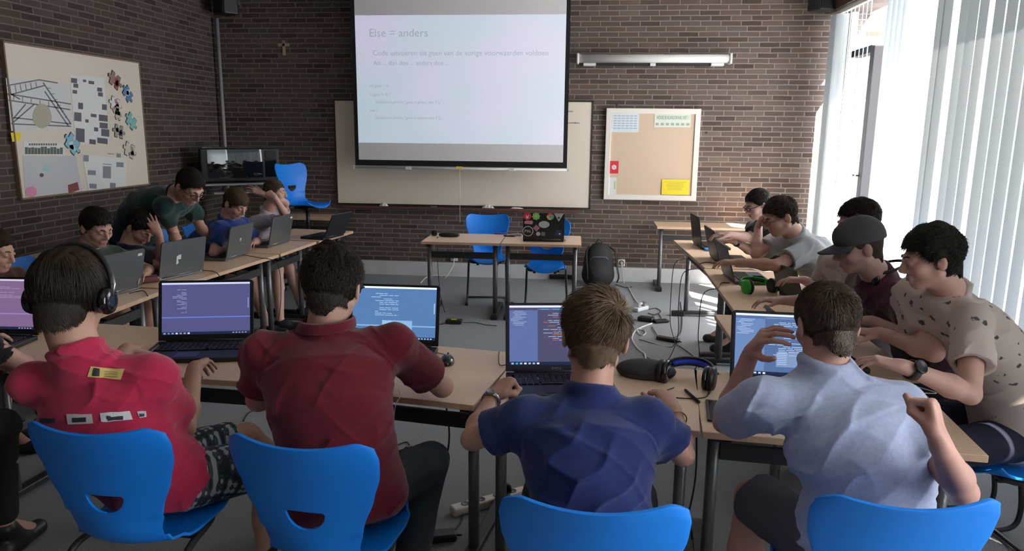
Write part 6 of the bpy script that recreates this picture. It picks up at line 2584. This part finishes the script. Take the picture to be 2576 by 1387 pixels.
def headset(x, y, z, rz, label, bandm, cupm, padm, tilt=PI / 2 - .12, s=1.0, mic=False, inner=None):
    """a pair of headphones laid on its side"""
    t = thing('headset', label, 'headphones', (x, y, z), rz)
    T = Matrix.Rotation(tilt, 4, 'X')

    def mk(mb, name, m_, par=None):
        o = mb.build(name, m_, par or t)
        o.data.transform(T)
        return o
    arc = [(.088 * s * math.cos(a), 0, .095 * s * math.sin(a)) for a in np.linspace(-.12, PI + .12, 30)]
    vs, fs = [], []
    for i, (ax_, _, az) in enumerate(arc):
        r0, r1 = .965, 1.035
        for (rr_, yy) in ((r0, -.018), (r1, -.018), (r1, .018), (r0, .018)):
            vs.append((ax_ * rr_, yy * s, az * rr_))
    for i in range(len(arc) - 1):
        for j in range(4):
            a, b_ = i * 4 + j, i * 4 + (j + 1) % 4
            fs.append([a, b_, b_ + 4, a + 4])
    fs += [[0, 3, 2, 1], [len(vs) - 4, len(vs) - 3, len(vs) - 2, len(vs) - 1]]
    mk(MB().add(vs, fs), 'headband', bandm)
    mk(MB().tube([(.084 * s * math.cos(a), 0, .090 * s * math.sin(a)) for a in np.linspace(.5, PI - .5, 16)], .009 * s, n=8), 'head_cushion', inner or padm)
    for e in (-1, 1):
        c = Vector((e * .088 * s, 0, -.035 * s))
        q = Matrix.Rotation(e * PI / 2, 3, 'Y')
        mk(MB().lathe([(.034 * s, -.010), (.043 * s, -.004), (.044 * s, .008), (.038 * s, .018), (.014 * s, .020)], c=c, n=28, rot=q), 'ear_cup', cupm)
        mk(MB().lathe([(.026 * s, -.026), (.040 * s, -.026), (.046 * s, -.018), (.044 * s, -.009), (.03 * s, -.008)], c=c, n=28, rot=q), 'ear_pad', padm)
        mk(MB().box((e * .090 * s, 0, .012 * s), (.010, .028 * s, .060 * s), bev=.003), 'yoke', bandm)
    if mic:
        mp_ = spline([(-.095 * s, .0, -.05 * s), (-.10 * s, -.03, -.10 * s), (-.06 * s, -.05, -.14 * s)], 6)
        m_ = mk(MB().tube(mp_, .003, n=6), 'microphone_arm', MT['black'])
        mk(MB().ball(mp_[-1], (.018, .014, .018), n=14), 'microphone', MT['black'], m_)
    return t


p = P3(1718, 958)
headset(p[0] + .02, p[1] - .01, .741 + .045, 2.75, 'black over-ear headset with a bright blue band on the front table', MT['black'], MT['black'], MT['gloss'], mic=True, s=1.12, inner=MT['blueband'])
p = P3(1905, 735)
headset(p[0], p[1] + .02, .741 + .046, 3.5, 'bright green headphones with black cushions on the window side table', MT['green'], MT['green'], MT['black'], s=1.12)
# jack plug and its lead
p = P3(1806, 945)
t = thing('jack_plug', 'small green and grey audio plug on the table edge', 'plug', (p[0], p[1], .748), 2.4)
MB().tube([(0, 0, 0), (.030, 0, 0)], .006, n=10).build('sleeve', mat('olive', (.18, .26, .12), .5), t)
MB().tube([(-.018, 0, 0), (0, 0, 0)], [.0015, .0022], n=8).build('tip', MT['chrome'], t)
p = P3(1785, 985)
wire('headset_cable', [(p[0], p[1] + .02, .744), (p[0] - .03, p[1] - .08, .744), (p[0] - .13, p[1] - .10, .744), (p[0] - .20, p[1] - .06, .744), (p[0] - .14, p[1] + .0, .750)], .0022, MT['rubber'], 'thin black cable curling round the headset')
# tablet with pen
a, b = P3(1765, 1008), P3(1790, 1075)
t = thing('tablet', 'flat black tablet on the seam of the two front tables', 'tablet', (a[0] + .075, a[1] - .12, .741), -.12)
MB().box((0, 0, .005), (.15, .21, .009), bev=.003).build('body', MT['black'], t)
MB().box((0, 0, .0098), (.13, .18, .0006)).build('glass', MT['gloss'], t)
p = P3(1742, 1000)
o = MB().tube([(0, 0, .007), (.035, -.13, .007)], .006, n=8).build('marker_pen', MT['black'])
o.location = (p[0] - .02, p[1] + .06, .741)
tag(o, 'black pen lying between the headset and the tablet', 'pen')

# things on the teacher desks
p = P3(1130, 596)
t = thing('pencil_pouch', 'small black oval pouch on the teacher desk', 'pouch', p, .03)
f = Field(V3(-.13, -.06, -.005), V3(.13, .06, .06), .003)
f.ell((0, 0, .020), V3(.105, .036, .030), k=0)
f.half((0, 0, .001), V3(0, 0, -1))
V_, Q_ = f.mesh()
o = bpy.data.objects.new('shell', np_mesh('shell', V_, Q_, MT['black']))
link(o)
o.parent = t
MB().tube([(-.10, 0, .028), (0, -.004, .050), (.10, 0, .028)], .002, n=6).build('zip', MT['grey_ink'], t)
p = P3(1093, 593)
t = thing('webcam', 'tiny black cube at the end of the teacher desk', 'webcam', p, .1)
MB().box((0, 0, .030), (.055, .045, .055), bev=.01).build('body', MT['black'], t)
MB().lathe([(.013, 0), (.013, .006), (.009, .007)], c=(0, -.022, .034), rot=Matrix.Rotation(PI / 2, 3, 'X')).build('lens', MT['gloss'], t)
for (px, py), c, lb, L_, rz in (((1262, 590), (.10, .11, .45), 'short violet blue pen on the teacher desk left of the stickered laptop', .14, .1),
                                ((1282, 596), (.03, .03, .035), 'black pen on the teacher desk left of the stickered laptop', .12, -.2),
                                ((1296, 592), (.50, .42, .30), 'pale wooden pencil on the teacher desk left of the stickered laptop', .11, .5)):
    p = P3(px, py)
    o = MB().tube([(-L_ / 2, 0, .008), (L_ / 2 - .015, 0, .008), (L_ / 2, 0, .008)], [.008, .008, .002], n=8).build('pen', mat('pen_body', c, .4))
    o.location = p
    o.rotation_euler = (0, 0, rz)
    tag(o, lb, 'pen')
p = P3(1304, 594)
o = MB().box((0, 0, .012), (.07, .04, .022), bev=.006).build('phone_charger', MT['grey_ink'])
o.location = p
tag(o, 'small grey charger block touching the stickered laptop', 'charger')

# red-brown pencil case and bits on the dark side tables
p = P3(366, 712)
t = thing('pencil_case', 'see-through reddish pencil case between two grey laptops', 'pencil case', p, .9)
MB().box((0, 0, .022), (.17, .07, .042), bev=.015, seg=2).build('pouch', mat('maroon_plastic', (.16, .05, .06), .25), t)
MB().tube([(-.075, 0, .045), (0, .004, .047), (.075, 0, .045)], .002, n=6).build('zip', MT['silver'], t)
for k, (pp, lb) in enumerate((([(517, 640), (560, 634), (600, 640), (640, 650), (690, 690), (655, 760)], 'black cable leaving the grey laptop of the blue jersey boy'),
                              ([(505, 680), (540, 684), (556, 700)], 'black cable behind the laptop with the letter sticker'),
                              ([(325, 738), (360, 732), (372, 745)], 'black cable behind the grey laptop next to the headphone wearer'))):
    pts = []
    for i, (x, y) in enumerate(pp):
        pts.append(P3(x, y, .746) if i < len(pp) - 1 or k else (0, 0, 0))
    if k == 0:
        e = P3(648, 648, .746)
        pts = pts[:-3] + [e, (e[0] + .16, e[1] - .0, .70), (e[0] + .17, e[1] + .02, .45), (e[0] + .12, e[1] + .05, .20), (e[0] + .05, e[1] + .1, .01)]
    wire('laptop_cable', pts, .003, MT['rubber'], lb)

# window side table things
p = P3(1872, 672)
t = thing('computer_mouse', 'grey mouse beside the window side laptops', 'mouse', (p[0] - .02, p[1], .741), 1.4)
MB().ball((0, 0, .006), (.030, .052, .026), n=20).build('shell', MT['grey_ink'], t)
a = P3(1900, 672)
o = MB().box((0, 0, .001), (.15, .21, .0015)).build('paper_sheet', MT['paper'])
o.location = (a[0] + .04, a[1] - .1, .741)
o.rotation_euler = (0, 0, .5)
tag(o, 'white sheet of paper on the window side tables', 'paper')
p = P3(1790, 630)
o = MB().box((0, 0, .010), (.09, .12, .018), bev=.005).build('blue_notebook', mat('azure', (.03, .30, .75), .5))
o.location = (p[0] - .02, p[1], .741)
tag(o, 'small bright blue box under the laptop by the back wall', 'box')
p = P3(1855, 657)
for i, (pts, lb) in enumerate((
        ([(1700, 618), (1722, 640), (1728, 650)], 'upper black cable over the edge of the far window side table'),
        ([(1800, 663), (1775, 660), (1752, 668), (1750, 676)], 'black cable looping off the far laptop to the floor'),
        ([(1835, 712), (1815, 712), (1806, 725)], 'black cable of the laptop beside the green headphones'))):
    w_ = [P3(x, y, .745) for x, y in pts]
    e = w_[-1]
    w_ += [(e[0] - .10, e[1] - .03, .70), (e[0] - .12, e[1] - .06, .45), (e[0] - .11, e[1] - .02, .20), (e[0] - .09 - .12 * i, e[1] - .1, .012), (e[0] - .35, e[1] + .1, .008)]
    wire('laptop_cable', w_, .0032, MT['rubber'], lb)

# sill plant far in the corner
t = thing('potted_plant', 'tiny dark potted plant on the window sill in the glare', 'plant', (2.70, 8.45, .312))
MB().lathe([(.04, 0), (.055, .09), (.050, .09), (.045, .08)], n=18).build('pot', mat('pot_dark', (.05, .04, .04), .6), t)
lf = MB()
r_ = random.Random(4)
for k in range(34):
    a, e_, l_ = r_.uniform(0, 2 * PI), r_.uniform(.5, 1.4), r_.uniform(.14, .30)
    d = Vector((math.cos(a) * math.cos(e_), math.sin(a) * math.cos(e_), math.sin(e_)))
    b0 = Vector((0, 0, .08))
    lf.tube([b0, b0 + d * l_ * .6], .002, n=4)
    sd = d.cross(Vector((0, 0, 1))).normalized()
    c = b0 + d * l_ * .75
    lf.add([c - d * .05, c + sd * .022, c + d * .05, c - sd * .022, c + Vector((0, 0, .006))], [[0, 1, 4], [1, 2, 4], [2, 3, 4], [3, 0, 4]])
lf.build('foliage', mat('leaf_dark', (.03, .05, .025), .6), t)

# backpack against the back wall
bx = on_z(1503, 718, 0)
t = thing('backpack', 'black backpack standing on the carpet against the back wall', 'backpack', (float(bx[0]), float(bx[1]) - .02, 0), .08)
bk = mat('nylon_black', (.018, .018, .020), .75, bump=.3, bscale=300)
f = Field(V3(-.24, -.22, -.01), V3(.24, .2, .56), .007)
f.ell((0, .0, .24), V3(.175, .125, .27), k=0)
f.ell((0, .0, .12), V3(.185, .135, .14), k=.06)
f.ell((.0, -.09, .15), V3(.13, .08, .13), k=.02)
f.half((0, 0, .004), V3(0, 0, -1))
f.wrinkle(.006, [(V3(1, .3, .3), 22, 1)], seed=2)
V_, Q_ = f.mesh()
o = bpy.data.objects.new('bag', np_mesh('bag', V_, Q_, bk))
link(o)
o.parent = t
MB().tube(spline([(-.10, -.10, .33), (-.06, -.135, .36), (.06, -.135, .36), (.10, -.10, .33)], 6), .004, n=6).build('zip', MT['grey_ink'], t)
for pts in ([(.12, .02, .46), (.19, -.03, .40), (.21, -.05, .25), (.235, -.06, .12), (.22, -.04, .05)], [(-.11, -.02, .47), (-.15, -.10, .40), (-.14, -.13, .22), (-.13, -.13, .10)]):
    MB().tube(spline(pts, 6), .013, n=8, flat=.6).build('strap', MT['black'], t)
MB().tube(spline([(-.04, .0, .50), (0, .0, .545), (.04, 0, .50)], 6), .007, n=8).build('top_loop', MT['black'], t)
crumb = on_z(1408, 700, 0)
mb = MB()
r_ = random.Random(9)
o = wire('crumpled_jacket', [(-.22, 0, .03), (-.1, .05, .05), (0, -.03, .05), (.1, .04, .04), (.18, -.02, .035), (.05, -.06, .04), (-.12, -.05, .035)], [.028] * 37, mat('dark_cloth', (.025, .028, .022), .9), 'dark crumpled cloth on the carpet behind the teacher chair', 'cloth', n=9)
o.location = (float(crumb[0]), float(crumb[1]) - .05, 0)

# cables and blocks on the carpet
WC, BC = MT['white_cable'], MT['rubber']


def fl(px, py, z=.006):
    return tuple(float(v) for v in on_z(px, py, z))


s1 = on_y(1563, 661, YB - .05)
wire('white_mains_cable', [tuple(s1 + V3(0, -.01, 0)), tuple(s1 + V3(.01, -.05, -.06)), tuple(s1 + V3(.04, -.07, -.25)), fl(1580, 722), fl(1596, 752), fl(1612, 772, .03)], .0065, WC, 'white mains cable from the wall socket to the power block')
t = thing('power_block', 'white multiple socket block with plugs on the carpet', 'socket block', fl(1612, 782, 0), .9)
MB().box((0, 0, .022), (.19, .065, .040), bev=.01, seg=2).build('housing', MT['white'], t)
for k in range(2):
    MB().tube([(-.04 + .08 * k, 0, .04), (-.04 + .08 * k, 0, .075), (-.02 + .08 * k, -.03, .085)], [.019, .018, .009], n=12).build('plug', MT['white'] if k == 0 else MT['grey_ink'], t)
t = thing('power_adapter', 'large dark adapter heap right beside the white socket block', 'adapter', fl(1625, 808, 0), -.4)
MB().box((0, 0, .022), (.15, .09, .040), bev=.012).build('housing', MT['black'], t)
MB().tube([(.07, 0, .02), (.10, 0, .015)], .006, n=8).build('cable_stub', BC, t)
t = thing('power_adapter', 'flat black adapter by the feet of the window side table', 'adapter', fl(1662, 812, 0), .35)
MB().box((0, 0, .016), (.14, .07, .028), bev=.008).build('housing', MT['black'], t)
MB().tube([(.065, 0, .015), (.095, 0, .012)], .005, n=8).build('cable_stub', BC, t)
t = thing('power_adapter', 'long dark adapter lying aslant on the open carpet', 'adapter', fl(1680, 858, 0), -.55)
MB().box((0, 0, .016), (.20, .065, .030), bev=.008).build('housing', MT['black'], t)
MB().tube([(.095, 0, .015), (.125, 0, .012)], .005, n=8).build('cable_stub', BC, t)
t = thing('power_adapter', 'black adapter with a yellow label between the front row and the teacher desks', 'adapter', fl(1142, 814, 0), .0)
MB().box((0, 0, .020), (.15, .08, .036), bev=.008).build('housing', MT['black'], t)
MB().box((0, 0, .0386), (.05, .03, .001)).build('yellow_label', MT['yellow'], t)
wire('floor_cable', [fl(1075, 812), fl(1095, 818), fl(1118, 815, .02)], .004, BC, 'short black cable entering the yellow labelled adapter')
wire('floor_cable', [fl(1166, 812, .015), fl(1195, 812), fl(1225, 818), fl(1250, 820)], .0035, BC, 'black cable leaving the yellow labelled adapter')
wire('white_looped_cable', [fl(1640, 814), fl(1618, 822), fl(1602, 830), fl(1592, 842), fl(1590, 855), fl(1600, 872), fl(1612, 884), fl(1622, 892), fl(1625, 915)], .0075, WC, 'white cable curling over the dark carpet')
wire('white_cable_loop', [fl(1602, 826, .012), fl(1606, 838), fl(1616, 844), fl(1624, 838), fl(1618, 830), fl(1606, 828, .014)], .005, WC, 'small white loop of cable beside the curling one')
for k, (pts, lb) in enumerate((([(1632, 778), (1650, 776), (1662, 784), (1648, 792), (1630, 788)], 'black cable bundle tied beside the white socket block'),
                               ([(1640, 795), (1655, 790), (1664, 802), (1660, 812)], 'black cable between the socket block and the flat adapter'),
                               ([(1640, 822), (1652, 842), (1662, 852)], 'black cable leading to the long adapter'),
                               ([(1700, 866), (1722, 880), (1745, 898), (1752, 912), (1765, 905), (1758, 925)], 'black cable wandering from the long adapter towards the front row'),
                               ([(1712, 760), (1716, 800), (1712, 838), (1695, 850)], 'black cable curving on the carpet near the sun streaks'),
                               ([(1548, 716), (1575, 724), (1590, 722)], 'black cable on the carpet near the backpack'))):
    wire('floor_cable', [fl(*q_) for q_ in pts], .0038, BC, lb)
s0 = on_y(1143, 648, YB - .05)
wire('white_mains_cable', [tuple(s0 + V3(0, -.01, -.01)), tuple(s0 + V3(-.01, -.06, -.1)), tuple(s0 + V3(-.10, -.12, -.24)), fl(1105, 694), fl(1075, 697), fl(1058, 712)], .006, WC, 'white mains cable from the socket behind the teacher desks')
# the front floor: power strip and wires
t = thing('power_strip', 'long white power strip on the carpet under the front tables', 'power strip', fl(1232, 1272, 0), .62)
MB().box((0, 0, .022), (.40, .055, .042), bev=.008).build('housing', MT['frame_white'], t)
for k in range(4):
    MB().lathe([(.019, 0), (.020, .003), (.015, .003), (.014, .001)], c=(-.13 + .085 * k, 0, .043), n=18).build('socket_ring', MT['grey_ink'], t)
MB().tube([(.10, 0, .043), (.10, 0, .075), (.09, -.03, .085)], [.018, .017, .008], n=12).build('plug', MT['black'], t)
t = thing('power_adapter', 'black adapter on the dark carpet between the front chairs', 'adapter', fl(1110, 1358, 0), .3)
MB().box((0, 0, .018), (.13, .07, .034), bev=.008).build('housing', MT['black'], t)
MB().tube([(.06, 0, .015), (.09, 0, .012)], .005, n=8).build('cable_stub', BC, t)
for pts, lb in (([(1130, 1350), (1155, 1320), (1170, 1285), (1190, 1270)], 'black cable from the adapter to the white power strip'),
                ([(1085, 1355), (1075, 1335), (1060, 1345), (1068, 1365), (1000, 1380)], 'black cable loop on the carpet near the maroon shirt'),
                ([(972, 1138), (1000, 1120), (1022, 1113), (1030, 1120)], 'short black cable on the carpet under the mouse table'),
                ([(612, 1060), (625, 1040), (645, 1030)], 'black cable on the carpet between pink and maroon shirts')):
    wire('floor_cable', [fl(*q_) for q_ in pts], .0038, BC, lb)
# leads hanging from the front tables
for (px, py), dx, L_, lb in (((1075, 1030), .03, .50, 'black lead hanging down behind the mouse table'), ((1760, 1080), .02, .60, 'black lead hanging between the two right hand front tables'), ((1745, 1075), -.01, .66, 'knotted black lead beside the table legs')):
    a = on_z(px, py - 20, .70)
    wire('hanging_cable', [(a[0], a[1] + .20, .70), (a[0] + dx, a[1] + .21, .62), (a[0] + dx * 1.6, a[1] + .20, .70 - L_ * .5), (a[0] + dx * .4, a[1] + .18, .70 - L_ * .8), (a[0] - dx * 3, a[1] + .10, .012)], .004, BC, lb)
a = P3(1003, 978, .745)
wire('earphone_cable', [a, (a[0] + .03, a[1] - .09, .748), (a[0] + .03, a[1] - .16, .742), (a[0] + .028, a[1] - .185, .70), (a[0] - .01, a[1] - .19, .55)], .0015, WC, 'thin pale earphone cable falling over the table edge beside the maroon shirt')
a = P3(2215, 965, .745)
wire('earphone_cable', [(a[0], a[1], .745), (a[0] + .06, a[1] + .02, .750), (a[0] + .13, a[1] - .02, .745), (a[0] + .18, a[1] - .09, .745), (a[0] + .12, a[1] - .10, .745)], .002, WC, 'thin white earphone cable on the front table under the wristwatch arm')
a = P3(1245, 885, .745)
wire('charging_cable', [(a[0] + .02, a[1] + .0, .745), (a[0] + .03, a[1] - .1, .745), (a[0] + .05, a[1] - .2, .745), (a[0] + .10, a[1] - .16, .747)], .002, BC, 'black cable on the table seam by the silver wristwatch')
for (px, py), lb in (((1100, 600), 'thin black lead hanging in front of the teacher desk with the pouch'), ((1420, 607), 'thin black lead hanging from the stickered laptop')):
    a = on_z(px, py, .74)
    wire('hanging_cable', [(a[0], a[1] + .04, .745), (a[0] + .005, a[1] - .03, .735), (a[0] + .01, a[1] - .04, .5), (a[0] + .03, a[1] - .03, .2), (a[0] + .07, a[1] - .01, .01)], .003, BC, lb)
# ball-shaped castor seen under the window side tables
p = fl(1812, 842, 0)
t = thing('rolling_stool', 'low black stool with a round seat under the window side tables', 'stool', (p[0] + .12, p[1] - .3, 0))
MB().lathe([(.05, .26), (.13, .27), (.15, .30), (.13, .33), (.02, .335)], n=28).build('seat', MT['black'], t)
MB().tube([(0, 0, .27), (0, 0, .05)], .02, n=12).build('column', MT['dark_steel'], t)
m_ = MB()
for k in range(5):
    a = 2 * PI * k / 5
    m_.tube([(0, 0, .06), (.17 * math.cos(a), .17 * math.sin(a), .035)], [.018, .012], n=8)
m_.build('star_base', MT['black'], t)
